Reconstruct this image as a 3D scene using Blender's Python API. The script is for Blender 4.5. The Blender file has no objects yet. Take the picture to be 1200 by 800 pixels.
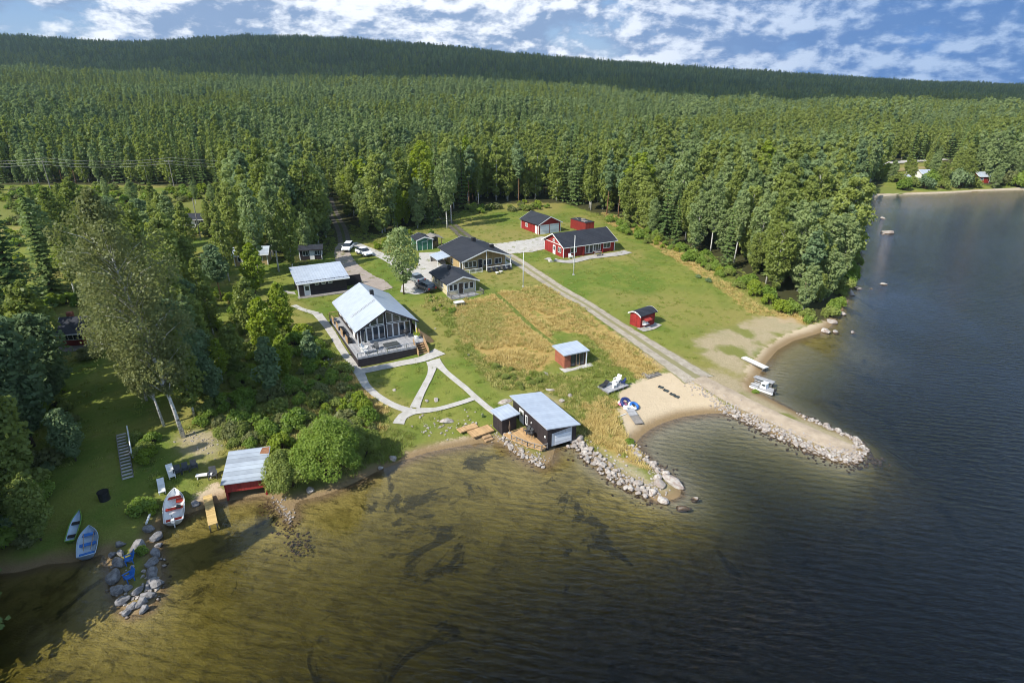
import bpy, bmesh, math, random
import numpy as np
from mathutils import Vector, Matrix
R = math.radians
rnd = random.Random(7)
nrs = np.random.RandomState(7)
# ------------------------------------------------------------------ camera model
CAMH, PITCH, FPX = 36.0, R(23.2), 700.0
cp, sp = math.cos(PITCH), math.sin(PITCH)
def ray(px, py):
    a = (px-600)/FPX; b = (400-py)/FPX
    return a, cp+b*sp, -sp+b*cp
def at(px, py, z=0.0):
    x, y, k = ray(px, py)
    t = (z-CAMH)/k
    return np.array([x*t, y*t])
def proj(x, y, z):
    zc = y*cp-(z-CAMH)*sp; u = y*sp+(z-CAMH)*cp
    return 600+FPX*x/zc, 400-FPX*u/zc
# ------------------------------------------------------------------ shoreline (measured on the water level)
SHORE_PX = [(-900,690),(-300,690),(-60,680),(0,672),(20,671),(56,661),(92,658),(122,649),(128,672),(134,696),(143,714),(154,721),(174,716),
 (190,692),(189,655),(182,628),(190,612),(203,607),(222,601),(238,596),(252,589),(264,587),(290,583),(312,580),(322,586),(332,600),(340,612),(347,606),(344,592),(352,586),
 (380,580),(412,567),(440,553),(470,540),(500,530),(530,524),(560,519),(580,517),(592,521),(608,533),(622,541),(636,546),(646,540),(652,520),(664,514),(676,520),(690,533),(706,548),(722,561),(741,572),
 (757,581),(770,588),(788,586),(800,580),(797,566),(782,553),(766,544),(752,530),(746,518),(752,510),(763,502),(778,495),(800,488),(825,485),(846,484),(866,488),
 (886,499),(913,512),(942,524),(971,537),(992,543),(1008,538),(1017,528),(1008,516),(990,507),(968,498),(942,487),(906,469),(884,458),(880,450),(888,442),(898,425),
 (911,410),(930,399),(958,391),(972,384),(984,370),(996,350),(1004,330),(1008,310),(1006,292),(1002,276),(998,262),(998,248),(1004,238),(1016,231),(1035,229.5),
 (1060,228),(1100,227),(1150,224),(1200,222.5),(1300,220),(1500,214)]
shore = [at(*p) for p in SHORE_PX]
LAKE = np.array(shore+[np.array([900.,230.]),np.array([900.,-60.]),np.array([-400.,-60.])])
def seg_dist(P, A, B):
    d = B-A; L = max(1e-9, d@d)
    t = np.clip(((P-A)@d)/L, 0, 1)
    q = P-(A+t[:,None]*d)
    return np.sqrt((q*q).sum(1))
def in_poly(P, V):
    V = np.asarray(V); x, y = P[:,0], P[:,1]
    ins = np.zeros(len(P), bool); n = len(V); j = n-1
    for i in range(n):
        xi, yi = V[i]; xj, yj = V[j]
        if yi != yj:
            c = ((yi > y) != (yj > y)) & (x < (xj-xi)*(y-yi)/(yj-yi)+xi)
            ins ^= c
        j = i
    return ins
def poly_sd(P, V, closed=True):          # + outside, - inside
    V = np.asarray(V); d = np.full(len(P), 1e9)
    for i in range(len(V) if closed else len(V)-1):
        d = np.minimum(d, seg_dist(P, V[i], V[(i+1) % len(V)]))
    if closed:
        ins = in_poly(P, V); d[ins] *= -1
    return d
def sstep(a, b, x):
    t = np.clip((x-a)/(b-a), 0, 1); return t*t*(3-2*t)
# value noise for terrain undulation
_perm = nrs.rand(256, 256)
def vnoise(x, y, s):
    x = np.asarray(x)/s; y = np.asarray(y)/s
    xi = np.floor(x).astype(int); yi = np.floor(y).astype(int); fx = x-xi; fy = y-yi
    fx = fx*fx*(3-2*fx); fy = fy*fy*(3-2*fy)
    g = lambda i, j: _perm[i & 255, j & 255]
    return (g(xi,yi)*(1-fx)+g(xi+1,yi)*fx)*(1-fy)+(g(xi,yi+1)*(1-fx)+g(xi+1,yi+1)*fx)*fy
# skyline of the ridge: azimuth (X/Y) against slope above the camera
SKY_PX = [(-300,42),(0,43),(60,48),(150,52),(190,50),(250,46),(300,43),(340,44),(400,47),(500,54),(600,64),(700,72),(800,79),(900,85),(1000,92),(1100,97),(1200,100),(1500,104)]
_su, _se = [], []
for p in SKY_PX:
    x, y, k = ray(*p); _su.append(x/y); _se.append(k/y)
RIDGE = 2000.0
_mu = [ray(q,100)[0]/ray(q,100)[1] for q in (-200,0,300,600,830,1200)]
_ma = [44, 42, 27, 25, 3, 0]
def lakeD(x, y): return 1.0+.9*sstep(50,36,y)+4.6*np.maximum(sstep(0, 36, x-1.2*(y-45)), sstep(44, 75, x))
def T(x, y):
    x = np.asarray(x, float); y = np.asarray(y, float); sh = x.shape
    P = np.stack([x.ravel(), y.ravel()], 1)
    d = poly_sd(P, LAKE)                   # + inland
    X, Y = P[:,0], P[:,1]
    di = np.maximum(d, 0)
    land = 2.9*(1-np.exp(-di/20))+0.012*np.minimum(di, 200)
    land += (vnoise(X, Y, 9.0)-.5)*0.35*sstep(2, 14, di)+(vnoise(X+50, Y, 60.0)-.5)*1.2*sstep(60, 160, di)
    u = X/np.maximum(Y, 30)
    mid = np.interp(u, _mu, _ma)*sstep(230, 1000, Y)
    el = np.interp(u, _su, _se)*RIDGE+CAMH-13
    hill = np.maximum(el-mid-4, 0)*sstep(900, RIDGE, Y)
    back = 1-0.4*sstep(RIDGE, RIDGE*1.4, Y)
    land = (land+(mid+hill)*back)
    dw = np.maximum(-d, 0)
    bed = -lakeD(X, Y)*(1-np.exp(-dw/9.0))-0.03*np.minimum(dw,1)
    bed += (vnoise(X, Y, 6.0)-.5)*0.25*sstep(3, 12, dw)
    return np.where(d >= 0, land, bed).reshape(sh)
def T1(x, y): return float(T(np.array([x]), np.array([y]))[0])
def hits(pts):
    pts = np.asarray(pts, float)
    z = np.zeros(len(pts))
    for _ in range(10):
        g = np.array([at(p[0], p[1], zz) for p, zz in zip(pts, z)])
        z = np.maximum(T(g[:,0], g[:,1]), 0)*.7+z*.3
    return np.column_stack([g, z])
def hit(px, py): return hits([(px, py)])[0]
# ------------------------------------------------------------------ scene helpers
scn = bpy.context.scene
COL = scn.collection
def link(o): COL.objects.link(o); return o
def tag(o, label=None, cat=None, group=None, kind=None):
    if label: o['label'] = label
    if cat: o['category'] = cat
    if group: o['group'] = group
    if kind: o['kind'] = kind
    return o
def thing(name, label, cat, loc=(0,0,0), rz=0.0, group=None):
    o = link(bpy.data.objects.new(name, None)); o.empty_display_size = .3
    o.location = loc; o.rotation_euler = (0,0,rz)
    return tag(o, label, cat, group)
def children(o): return [c for c in COL.objects if c.parent is o]
def copy_tree(o, parent=None):
    c = o.copy(); link(c); c.parent = parent
    for ch in list(o.children): copy_tree(ch, c)
    return c
def new_mesh(name, v, f, mat=None, smooth=False):
    me = bpy.data.meshes.new(name); me.from_pydata([tuple(map(float,p)) for p in v], [], f)
    if mat: me.materials.append(mat)
    if smooth: me.polygons.foreach_set('use_smooth', [True]*len(me.polygons))
    me.update(); return me
class MB:
    def __init__(s): s.v = []; s.f = []
    def face(s, pts):
        n = len(s.v); s.v += [tuple(p) for p in pts]; s.f.append(list(range(n, n+len(pts)))); return s
    def box(s, x0, x1, y0, y1, z0, z1):
        n = len(s.v)
        s.v += [(x0,y0,z0),(x1,y0,z0),(x1,y1,z0),(x0,y1,z0),(x0,y0,z1),(x1,y0,z1),(x1,y1,z1),(x0,y1,z1)]
        s.f += [[n+i for i in q] for q in ([0,3,2,1],[4,5,6,7],[0,1,5,4],[1,2,6,5],[2,3,7,6],[3,0,4,7])]; return s
    def prism(s, pts, d):                   # polygon pts extruded by vector d
        n = len(s.v); k = len(pts)
        s.v += [tuple(p) for p in pts]+[tuple(np.add(p, d)) for p in pts]
        s.f.append([n+i for i in range(k)][::-1]); s.f.append([n+k+i for i in range(k)])
        for i in range(k):
            j = (i+1) % k; s.f.append([n+i, n+j, n+k+j, n+k+i])
        return s
    def tube(s, pts, r, k=6, cap=True):
        pts = [Vector(p) for p in pts]; m = len(pts)
        rr = [float(q) for q in (r if isinstance(r, (list,tuple)) else [r]*m)]
        n = len(s.v)
        for i, p in enumerate(pts):
            t = (pts[min(i+1,m-1)]-pts[max(i-1,0)]).normalized()
            a = t.cross(Vector((0,0,1)) if abs(t.z) < .9 else Vector((1,0,0))).normalized(); b = t.cross(a)
            for q in range(k):
                w = 2*math.pi*q/k; s.v.append(tuple(p+rr[i]*(math.cos(w)*a+math.sin(w)*b)))
        for i in range(m-1):
            for q in range(k):
                s.f.append([n+i*k+q, n+i*k+(q+1)%k, n+(i+1)*k+(q+1)%k, n+(i+1)*k+q])
        if cap:
            s.f.append([n+q for q in range(k)][::-1]); s.f.append([n+(m-1)*k+q for q in range(k)])
        return s
    def build(s, name, mat, parent=None, smooth=False, bevel=0):
        me = new_mesh(name, s.v, s.f, mat, smooth)
        bm = bmesh.new(); bm.from_mesh(me); bmesh.ops.recalc_face_normals(bm, faces=bm.faces)
        if bevel: bmesh.ops.bevel(bm, geom=list(bm.edges), offset=bevel, segments=1, affect='EDGES', clamp_overlap=True)
        bm.to_mesh(me); bm.free()
        o = link(bpy.data.objects.new(name, me)); o.parent = parent; return o
# ------------------------------------------------------------------ materials
MATS = {}
class NT:
    def __init__(s, name):
        s.m = bpy.data.materials.new(name); s.m.use_nodes = True; s.t = s.m.node_tree; s.t.nodes.clear()
        s.out = s.n('ShaderNodeOutputMaterial'); MATS[name] = s.m
    def n(s, typ, ins=None, **kw):
        d = s.t.nodes.new(typ)
        for k, v in kw.items(): setattr(d, k, v)
        for k, v in (ins or {}).items(): s.set(d, k, v)
        return d
    def set(s, d, k, v):
        sock = d.inputs[k]
        if isinstance(v, bpy.types.NodeSocket): s.t.links.new(v, sock)
        else:
            if isinstance(v, (tuple,list)) and len(v) == 3 and sock.type == 'RGBA': v = (*v, 1)
            sock.default_value = v
    def noise(s, scale, detail=4, vec=None, rough=.55, dist=0.0):
        d = s.n('ShaderNodeTexNoise', {'Scale':scale,'Detail':detail,'Roughness':rough,'Distortion':dist})
        if vec is not None: s.set(d, 'Vector', vec)
        return d.outputs['Fac']
    def ramp(s, fac, lo, hi):
        d = s.n('ShaderNodeMapRange', {'Value':fac,'From Min':lo,'From Max':hi}, interpolation_type='SMOOTHSTEP'); return d.outputs[0]
    def mix(s, fac, a, b):
        d = s.n('ShaderNodeMix', data_type='RGBA')
        s.set(d, 0, fac); s.set(d, 6, a); s.set(d, 7, b); return d.outputs[2]
    def math(s, op, a, b=0.0, clamp=False):
        d = s.n('ShaderNodeMath', operation=op, use_clamp=clamp); s.set(d, 0, a); s.set(d, 1, b); return d.outputs[0]
    def attr(s, name): return s.n('ShaderNodeAttribute', attribute_name=name).outputs['Fac']
    def obj(s): return s.n('ShaderNodeTexCoord').outputs['Object']
    def pos(s): return s.n('ShaderNodeNewGeometry').outputs['Position']
    def bump(s, h, strength=.4, dist=.05):
        return s.n('ShaderNodeBump', {'Height':h,'Strength':strength,'Distance':dist}).outputs[0]
    def surf(s, sh): s.t.links.new(sh, s.out.inputs['Surface'])
    def pbsdf(s, **kw):
        d = s.n('ShaderNodeBsdfPrincipled')
        for k, v in kw.items(): s.set(d, k.replace('_',' '), v)
        s.surf(d.outputs[0]); return d
def mat(name, c, c2=None, rough=.7, scale=3.0, metal=0.0, stripes=None, bump=.25, vary=.25, spec=.3, vs=.3):
    """painted / wooden / metal surface: blotchy two-tone colour, object-space stripes for boards or sheet ribs"""
    t = NT(name); co = t.obj()
    c2 = c2 or tuple(x*(1-vary) for x in c)
    n1 = t.noise(scale, 5, co); n2 = t.noise(scale*.23, 3, co)
    f = t.ramp(t.math('ADD', t.math('MULTIPLY', n1, .6), t.math('MULTIPLY', n2, .4)), .36, .64)
    col = t.mix(f, c, c2); h = n1
    if stripes:
        ax, per, dark = stripes
        xyz = t.n('ShaderNodeSeparateXYZ', {0:co})
        s_ = {'x':xyz.outputs[0],'y':xyz.outputs[1],'z':xyz.outputs[2],
              'xy':t.math('ADD', xyz.outputs[0], xyz.outputs[1])}[ax]
        fr = t.math('FRACT', t.math('DIVIDE', s_, per))
        edge = t.ramp(t.math('ABSOLUTE', t.math('SUBTRACT', fr, .5)), .40, .5)
        cell = t.n('ShaderNodeTexWhiteNoise', noise_dimensions='1D')
        t.set(cell, 'W', t.math('FLOOR', t.math('DIVIDE', s_, per)))
        shade = t.math('ADD', 1-vs/2, t.math('MULTIPLY', cell.outputs['Value'], vs))
        hs = t.n('ShaderNodeHueSaturation', {'Color':col,'Value':shade})
        col = t.mix(t.math('MULTIPLY', edge, dark), hs.outputs[0], tuple(x*.25 for x in c))
        h = t.math('SUBTRACT', t.math('MULTIPLY', n1, .3), edge)
    r = t.math('ADD', rough-.1, t.math('MULTIPLY', n1, .2))
    t.pbsdf(Base_Color=col, Roughness=r, Metallic=metal, Specular_IOR_Level=spec, Normal=t.bump(h, bump, .03))
    return t.m
M = {}
def mk():
    M['tin'] = mat('pale_sheet_metal', (.50,.55,.62), (.42,.47,.55), .45, 1.2, .25, ('x',.45,.3), .3, vs=.05)
    M['tin_y'] = mat('pale_sheet_metal_long', (.50,.55,.62), (.43,.48,.56), .45, 1.2, .25, ('y',.45,.3), .3, vs=.05)
    M['tin_rust'] = mat('old_grey_metal', (.42,.47,.53), (.34,.38,.44), .55, .9, .2, ('y',.62,.5), .3)
    M['rust'] = mat('rust', (.22,.09,.045), (.30,.16,.09), .9, 4)
    M['tile'] = mat('black_roof_felt', (.020,.023,.032), (.030,.033,.042), .75, 2.5, 0, ('xy',.5,.4), .3)
    M['red'] = mat('falu_red_boards', (.30,.028,.024), (.22,.020,.018), .8, 2, 0, ('xy',.16,.5), .4)
    M['redplate'] = mat('red_sheet', (.36,.045,.035), (.28,.035,.03), .6, 2, 0, ('x',.28,.5), .4)
    M['dark'] = mat('dark_brown_boards', (.036,.028,.030), (.026,.021,.023), .7, 2, 0, ('z',.15,.5), .4)
    M['darkv'] = mat('dark_brown_upright_boards', (.040,.031,.033), (.028,.023,.025), .7, 2, 0, ('xy',.15,.5), .4)
    M['cream'] = mat('cream_boards', (.58,.50,.33), (.50,.43,.28), .75, 2, 0, ('z',.16,.3), .3)
    M['ochre'] = mat('ochre_boards', (.42,.31,.15), (.36,.26,.13), .75, 2, 0, ('xy',.16,.35), .3)
    M['white'] = mat('white_paint', (.78,.78,.76), (.68,.68,.66), .55, 3, bump=.1)
    M['whitedoor'] = mat('white_garage_door', (.74,.77,.80), (.66,.69,.73), .5, 3, 0, ('z',.45,.35), .3)
    M['glass'] = mat('window_glass', (.018,.026,.036), (.03,.04,.055), .12, .6, bump=0, spec=.9)
    M['deckwood'] = mat('fresh_deck_planks', (.52,.34,.17), (.42,.26,.125), .75, 2, 0, ('x',.14,.5), .3)
    M['greydeck'] = mat('grey_deck_planks', (.36,.36,.37), (.28,.28,.29), .8, 2, 0, ('x',.15,.5), .3)
    M['wood'] = mat('raw_wood', (.40,.27,.15), (.30,.19,.10), .8, 4)
    M['oldwood'] = mat('weathered_wood', (.26,.24,.22), (.18,.165,.15), .85, 4)
    M['brick'] = mat('brick', (.34,.12,.07), (.25,.085,.05), .85, 5, 0, ('z',.09,.5), .4)
    M['concrete'] = mat('pale_concrete', (.50,.48,.45), (.40,.385,.36), .85, 2.5)
    M['green'] = mat('green_boards', (.05,.17,.11), (.04,.13,.085), .75, 2, 0, ('xy',.15,.4), .3)
    M['black'] = mat('black_plastic', (.018,.018,.02), (.03,.03,.032), .5, 3)
    M['greyplastic'] = mat('dark_grey_plastic', (.05,.055,.06), (.075,.08,.085), .6, 3)
    M['rubber'] = mat('rubber', (.015,.015,.016), rough=.9)
    M['steel'] = mat('steel', (.45,.46,.48), rough=.35, metal=.8)
    M['carwhite'] = mat('white_car_paint', (.80,.81,.82), (.77,.78,.79), .25, .4, bump=0, spec=.6)
    M['cargrey'] = mat('silver_car_paint', (.30,.33,.36), (.28,.31,.34), .25, .4, .4, bump=0, spec=.6)
    M['cardark'] = mat('dark_car_paint', (.035,.04,.05), (.03,.035,.045), .25, .4, .2, bump=0, spec=.6)
    M['lamp'] = mat('lamp_glass', (.7,.72,.72), rough=.15, bump=0)
    M['hullwhite'] = mat('white_gelcoat', (.80,.80,.78), (.70,.70,.68), .3, 1.5, bump=.05)
    M['hullgrey'] = mat('grey_blue_gelcoat', (.42,.52,.62), (.36,.45,.54), .35, 1.5, bump=.05)
    M['seatred'] = mat('red_cushion', (.50,.045,.025), (.38,.035,.02), .7, 4)
    M['blue'] = mat('blue_plastic', (.03,.16,.50), (.025,.12,.40), .5, 3)
    M['navy'] = mat('navy_plastic', (.02,.04,.16), (.02,.03,.11), .5, 3)
    M['pink'] = mat('pink_vinyl', (.75,.22,.36), (.65,.18,.30), .4, 3)
    M['limegreen'] = mat('green_gelcoat', (.20,.36,.06), (.16,.29,.05), .4, 2)
    M['yellow'] = mat('yellow_plastic', (.65,.55,.08), rough=.5)
    M['canvas'] = mat('dark_canvas', (.035,.045,.045), (.05,.06,.06), .9, 5)
    M['tub'] = mat('hot_tub_cover', (.060,.066,.068), (.045,.05,.052), .6, 2)
    M['bark'] = mat('brown_bark', (.12,.085,.06), (.07,.05,.035), .95, 6, bump=.8)
    M['pinebark'] = mat('pine_bark', (.26,.13,.07), (.16,.09,.055), .95, 5, bump=.8)
    t = NT('birch_bark'); co = t.obj()
    mp = t.n('ShaderNodeMapping', {'Vector':co,'Scale':(2,2,7)})
    f = t.ramp(t.noise(1.3, 4, mp.outputs[0]), .52, .62)
    t.pbsdf(Base_Color=t.mix(f, (.62,.60,.55), (.06,.05,.045)), Roughness=.8); M['birchbark'] = t.m
    # stone: two tones per boulder from its own random number, speckle and lichen
    t = NT('granite'); co = t.obj(); oi = t.n('ShaderNodeObjectInfo')
    base = t.mix(oi.outputs['Random'], (.27,.24,.21), (.48,.45,.41))
    n1 = t.noise(2.2, 6, co, .65); n2 = t.noise(9, 5, co, .7)
    c = t.mix(t.ramp(n1, .4, .62), base, (.24,.18,.15)); c = t.mix(t.ramp(n2, .5, .72), c, (.50,.48,.45))
    z = t.n('ShaderNodeSeparateXYZ', {0:t.pos()}).outputs[2]
    wet = t.ramp(t.math('ADD', z, t.math('MULTIPLY', n1, .08)), .16, .04)
    c = t.mix(wet, c, (.10,.062,.03))
    t.pbsdf(Base_Color=c, Roughness=.85, Normal=t.bump(t.math('ADD', n1, t.math('MULTIPLY', n2, .4)), .7, .08)); M['rock'] = t.m
    t = NT('dark_granite'); co = t.obj(); n1 = t.noise(1.8, 6, co, .65); n2 = t.noise(8, 5, co, .7)
    c = t.mix(t.ramp(n1, .4, .62), (.22,.21,.21), (.12,.115,.115)); c = t.mix(t.ramp(n2, .55, .75), c, (.36,.36,.36))
    t.pbsdf(Base_Color=c, Roughness=.85, Normal=t.bump(n1, .7, .08)); M['rockdark'] = t.m
def leaf_mat(name, a, b, trans=.3, dry=None):
    """a..b: leaf colour range picked per tree and per leaf clump"""
    t = NT(name); oi = t.n('ShaderNodeObjectInfo')
    f = t.math('ADD', t.math('MULTIPLY', oi.outputs['Random'], .6), t.math('MULTIPLY', t.attr('tint'), .4))
    c = t.mix(f, a, b)
    d = t.n('ShaderNodeBsdfDiffuse', {'Color':c,'Roughness':.5}); tr = t.n('ShaderNodeBsdfTranslucent')
    t.set(tr, 'Color', t.n('ShaderNodeHueSaturation', {'Color':c,'Saturation':1.15,'Value':1.1}).outputs[0])
    g = t.n('ShaderNodeBsdfGlossy', {'Color':(.6,.65,.6),'Roughness':.45})
    m1 = t.n('ShaderNodeMixShader', {0:trans}); t.set(m1, 1, d.outputs[0]); t.set(m1, 2, tr.outputs[0])
    m2 = t.n('ShaderNodeMixShader', {0:.02}); t.set(m2, 1, m1.outputs[0]); t.set(m2, 2, g.outputs[0])
    t.surf(m2.outputs[0]); return t.m
mk()
M['birchleaf'] = leaf_mat('birch_leaves', (.195,.245,.055), (.340,.390,.105), .45)
M['aspenleaf'] = leaf_mat('aspen_leaves', (.210,.280,.105), (.330,.400,.165), .45)
M['limeleaf'] = leaf_mat('bright_leaves', (.210,.290,.030), (.320,.380,.050), .42)
M['oldleaf'] = leaf_mat('dusty_birch_leaves', (.180,.205,.072), (.265,.280,.112), .42)
M['spruceleaf'] = leaf_mat('spruce_needles', (.095,.155,.048), (.200,.260,.080), .30)
M['pineleaf'] = leaf_mat('pine_needles', (.135,.205,.095), (.23,.30,.13), .32)
M['bushleaf'] = leaf_mat('bush_leaves', (.170,.265,.040), (.280,.370,.070), .45)
M['drygrass'] = leaf_mat('dry_grass', (.47,.365,.13), (.66,.53,.225), .35)
M['greengrass'] = leaf_mat('green_weeds', (.190,.255,.045), (.34,.35,.09), .35)
M['bleached'] = leaf_mat('mixed_grass', (.33,.33,.09), (.52,.44,.17), .35)
# ------------------------------------------------------------------ ground zones (traced on the ground)
def gpoly(px): return hits(px)[:,:2]
Z_SAND = [[(724,462),(742,448),(772,437),(800,437),(822,452),(845,470),(872,492),(800,502),(750,522),(738,512),(726,488)],
          [(870,454),(876,428),(893,410),(912,396),(940,384),(965,376),(984,380),(960,398),(915,420),(895,445),(885,462)],
          [(226,590),(236,574),(254,566),(264,576),(264,592),(235,600)],
          [(462,548),(478,531),(520,517),(560,509),(586,511),(588,522),(530,530),(480,546)]]
Z_DIRT = [[(812,398),(850,383),(890,370),(930,372),(948,384),(905,402),(880,425),(874,446),(842,430),(820,415)],
          [(806,438),(842,430),(872,446),(908,468),(960,493),(1015,520),(1008,545),(960,535),(900,510),(858,486),(826,460)],
          [(204,512),(232,502),(256,506),(258,528),(236,542),(214,532)],
          [(700,362),(735,386),(765,402),(832,438),(852,456),(815,452),(775,432),(730,398)],[(590,470),(640,462),(660,470),(655,478),(600,482)],[(700,520),(735,540),(790,570),(800,588),(760,582),(715,548)]]
Z_GOLD = [[(543,354),(572,346),(600,340),(628,366),(648,398),(652,420),(630,436),(600,426),(566,416),(540,392),(534,370)],
          [(602,342),(640,334),(668,352),(706,380),(698,394),(655,388),(628,366)],
          [(700,376),(756,412),(782,432),(748,442),(716,424),(698,394)],
          [(700,470),(722,480),(735,508),(745,528),(758,548),(735,545),(702,522),(688,492)],
          [(400,420),(425,445),(452,480),(440,500),(415,470),(392,440)],
          [(905,368),(930,366),(965,376),(950,382),(915,378)],[(700,246),(735,262),(800,300),(870,345),(905,372),(880,366),(820,322),(760,280),(715,262)]]
Z_WEED = [[(540,390),(566,418),(600,428),(640,440),(690,440),(720,470),(735,510),(745,530),(710,532),(680,515),(655,470),(620,455),(590,462),(575,450),(548,420)],
          [(648,428),(700,392),(748,442),(720,444),(690,440)],
          [(318,378),(366,388),(392,420),(428,462),(462,498),(480,520),(440,552),(400,562),(330,570),(300,530),(215,520),(225,490),(280,450),(290,400)],
          [(500,340),(525,352),(540,375),(530,392),(505,360)],
          [(-50,236),(60,232),(160,226),(275,222),(275,236),(210,258),(60,262),(-50,270)]]
FOREST = [(-1400,200),(-600,206),(-200,214),(0,217),(130,217),(262,219),(270,262),(283,296),(322,306),(352,312),(392,292),(402,268),(425,282),(455,277),(482,271),(508,266),(530,258),(540,246),(575,240),(620,237),
          (662,238),(700,250),(730,263),(780,286),(832,307),(862,326),(902,347),(950,370),(968,378),(980,374),(994,350),(1002,330),(1006,310),(1004,292),(1000,276),(996,262),(996,248),(1002,238),(1014,230)]
_fp = list(gpoly(FOREST))
_far = [at(1020,228.5),at(1046,202),at(1100,196),at(1128,214),at(1160,222),at(1205,216),at(1300,214),at(1500,209)]
FORPOLY = np.array(_fp+_far+[np.array([2600.,420.]),np.array([3200.,3200.]),np.array([-3200.,3200.])])
ZP = {k:[gpoly(p) for p in v] for k, v in dict(sand=Z_SAND, dirt=Z_DIRT, gold=Z_GOLD, weed=Z_WEED).items()}
def zone(P, name, w=1.2):
    d = np.full(len(P), 1e9)
    for V in ZP[name]:
        c = V.mean(0); r = np.abs(V-c).max()+8
        m = (np.abs(P-c) < r).all(1)
        if m.any(): d[m] = np.minimum(d[m], poly_sd(P[m], V))
    return np.clip(.5-d/(2*w), 0, 1)
# ------------------------------------------------------------------ the ground: one sheet from under the camera to beyond the ridge
def axis(a, b, h, lo, hi, grow=1.13, cap=70):
    mid = list(np.arange(a, b, h)); out = []; s = h; x = mid[-1]
    while x < hi: s = min(s*grow, cap); x += s; out.append(x)
    left = []; s = h; x = a
    while x > lo: s = min(s*grow, cap); x -= s; left.append(x)
    return np.array(left[::-1]+mid+out)
xs = axis(-74, 62, .62, -2900, 2900); ys = axis(28, 168, .62, -70, 3100)
gx, gy = np.meshgrid(xs, ys); nx, ny = len(xs), len(ys)
gz = T(gx, gy)
def build_ground():
    v = np.stack([gx.ravel(), gy.ravel(), gz.ravel()], 1)
    i, j = np.meshgrid(np.arange(nx-1), np.arange(ny-1)); a = (j*nx+i).ravel()
    f = np.stack([a, a+1, a+nx+1, a+nx], 1)
    me = bpy.data.meshes.new('ground')
    me.vertices.add(len(v)); me.vertices.foreach_set('co', v.astype(np.float32).ravel())
    me.loops.add(f.size); me.loops.foreach_set('vertex_index', f.astype(np.int32).ravel())
    me.polygons.add(len(f)); me.polygons.foreach_set('loop_start', (np.arange(len(f))*4).astype(np.int32))
    me.update(calc_edges=True); me.polygons.foreach_set('use_smooth', [True]*len(f))
    P = v[:,:2]
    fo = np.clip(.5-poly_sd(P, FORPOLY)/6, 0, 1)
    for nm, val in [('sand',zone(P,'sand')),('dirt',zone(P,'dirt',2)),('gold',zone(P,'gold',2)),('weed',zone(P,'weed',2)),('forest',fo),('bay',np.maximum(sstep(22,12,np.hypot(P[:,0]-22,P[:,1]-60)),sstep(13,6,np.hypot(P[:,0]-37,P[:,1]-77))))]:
        at_ = me.attributes.new(nm, 'FLOAT', 'POINT'); at_.data.foreach_set('value', val.astype(np.float32))
    t = NT('ground'); p = t.pos()
    n1 = t.noise(.16, 5, p); n2 = t.noise(.9, 6, p, .65); n3 = t.noise(5.5, 5, p, .7); n0 = t.noise(.045, 3, p)
    jit = t.math('ADD', t.math('MULTIPLY', t.math('SUBTRACT', n2, .5), 1.0), t.math('MULTIPLY', t.math('SUBTRACT', n3, .5), .5))
    def m_(a, lo=.38, hi=.62): return t.ramp(t.math('ADD', t.attr(a), jit), lo, hi)
    lawn = t.mix(t.ramp(n1, .38, .62), (.105,.155,.024), (.175,.195,.040))
    lawn = t.mix(t.ramp(n0, .45, .62), lawn, (.22,.20,.058))
    lawn = t.mix(t.math('MULTIPLY', t.ramp(n2, .56, .78), .6), lawn, (.26,.21,.085))
    mow = t.n('ShaderNodeTexWave', {'Vector':t.n('ShaderNodeMapping', {'Vector':p,'Rotation':(0,0,R(38))}).outputs[0],'Scale':.28,'Distortion':3.5,'Detail':2,'Detail Scale':.5}, bands_direction='X').outputs['Fac']
    hs = t.n('ShaderNodeHueSaturation', {'Color':lawn,'Value':t.math('ADD', t.math('ADD', .58, t.math('MULTIPLY', mow, .05)), t.math('MULTIPLY', n3, .80))})
    c = hs.outputs[0]
    c = t.mix(m_('weed'), c, t.mix(n3, (.10,.135,.025), (.20,.19,.055)))
    c = t.mix(m_('gold'), c, t.mix(n3, (.27,.18,.06), (.42,.31,.11)))
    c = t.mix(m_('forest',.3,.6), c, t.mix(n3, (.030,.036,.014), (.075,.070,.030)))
    gr = t.mix(t.ramp(n3, .35, .65), (.48,.39,.28), (.32,.25,.17)); gr = t.mix(t.ramp(n1, .50, .62), gr, (.17,.18,.05))
    c = t.mix(t.math('MULTIPLY', m_('dirt',.3,.85), t.math('ADD', .35, t.math('MULTIPLY', n1, .75))), c, gr)
    sd = t.mix(n2, (.54,.44,.31), (.44,.35,.235))
    c = t.mix(m_('sand'), c, sd)
    z = t.n('ShaderNodeSeparateXYZ', {0:p}).outputs[2]; zz = t.math('ADD', z, t.math('MULTIPLY', jit, .12))
    c = t.mix(t.ramp(zz, .30, .05), c, t.mix(n2, (.26,.185,.10), (.20,.14,.075)))     # wet strip along the water
    # lake bed: ochre silt with weed beds
    bed = t.mix(t.ramp(t.noise(.55, 6, p, .6, .6), .40, .62), (.36,.29,.10), (.25,.20,.065))
    bed = t.mix(t.math('MULTIPLY', t.ramp(t.noise(.13, 8, p, .68, .8), .555, .60), .8), bed, (.06,.052,.024))
    bed = t.mix(t.math('MULTIPLY', t.ramp(t.noise(.7, 6, p, .65, .8), .55, .68), .5), bed, (.10,.08,.03))
    bed = t.mix(t.ramp(t.attr('bay'), .3, .7), bed, t.mix(n2, (.40,.36,.26), (.30,.265,.18)))
    c = t.mix(t.ramp(z, -.02, -.22), c, bed)
    h = t.math('ADD', n2, t.math('MULTIPLY', n3, .7))
    t.pbsdf(Base_Color=c, Roughness=.95, Specular_IOR_Level=.1, Normal=t.bump(h, .8, .16))
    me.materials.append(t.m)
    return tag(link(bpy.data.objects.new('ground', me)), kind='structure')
build_ground()
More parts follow.
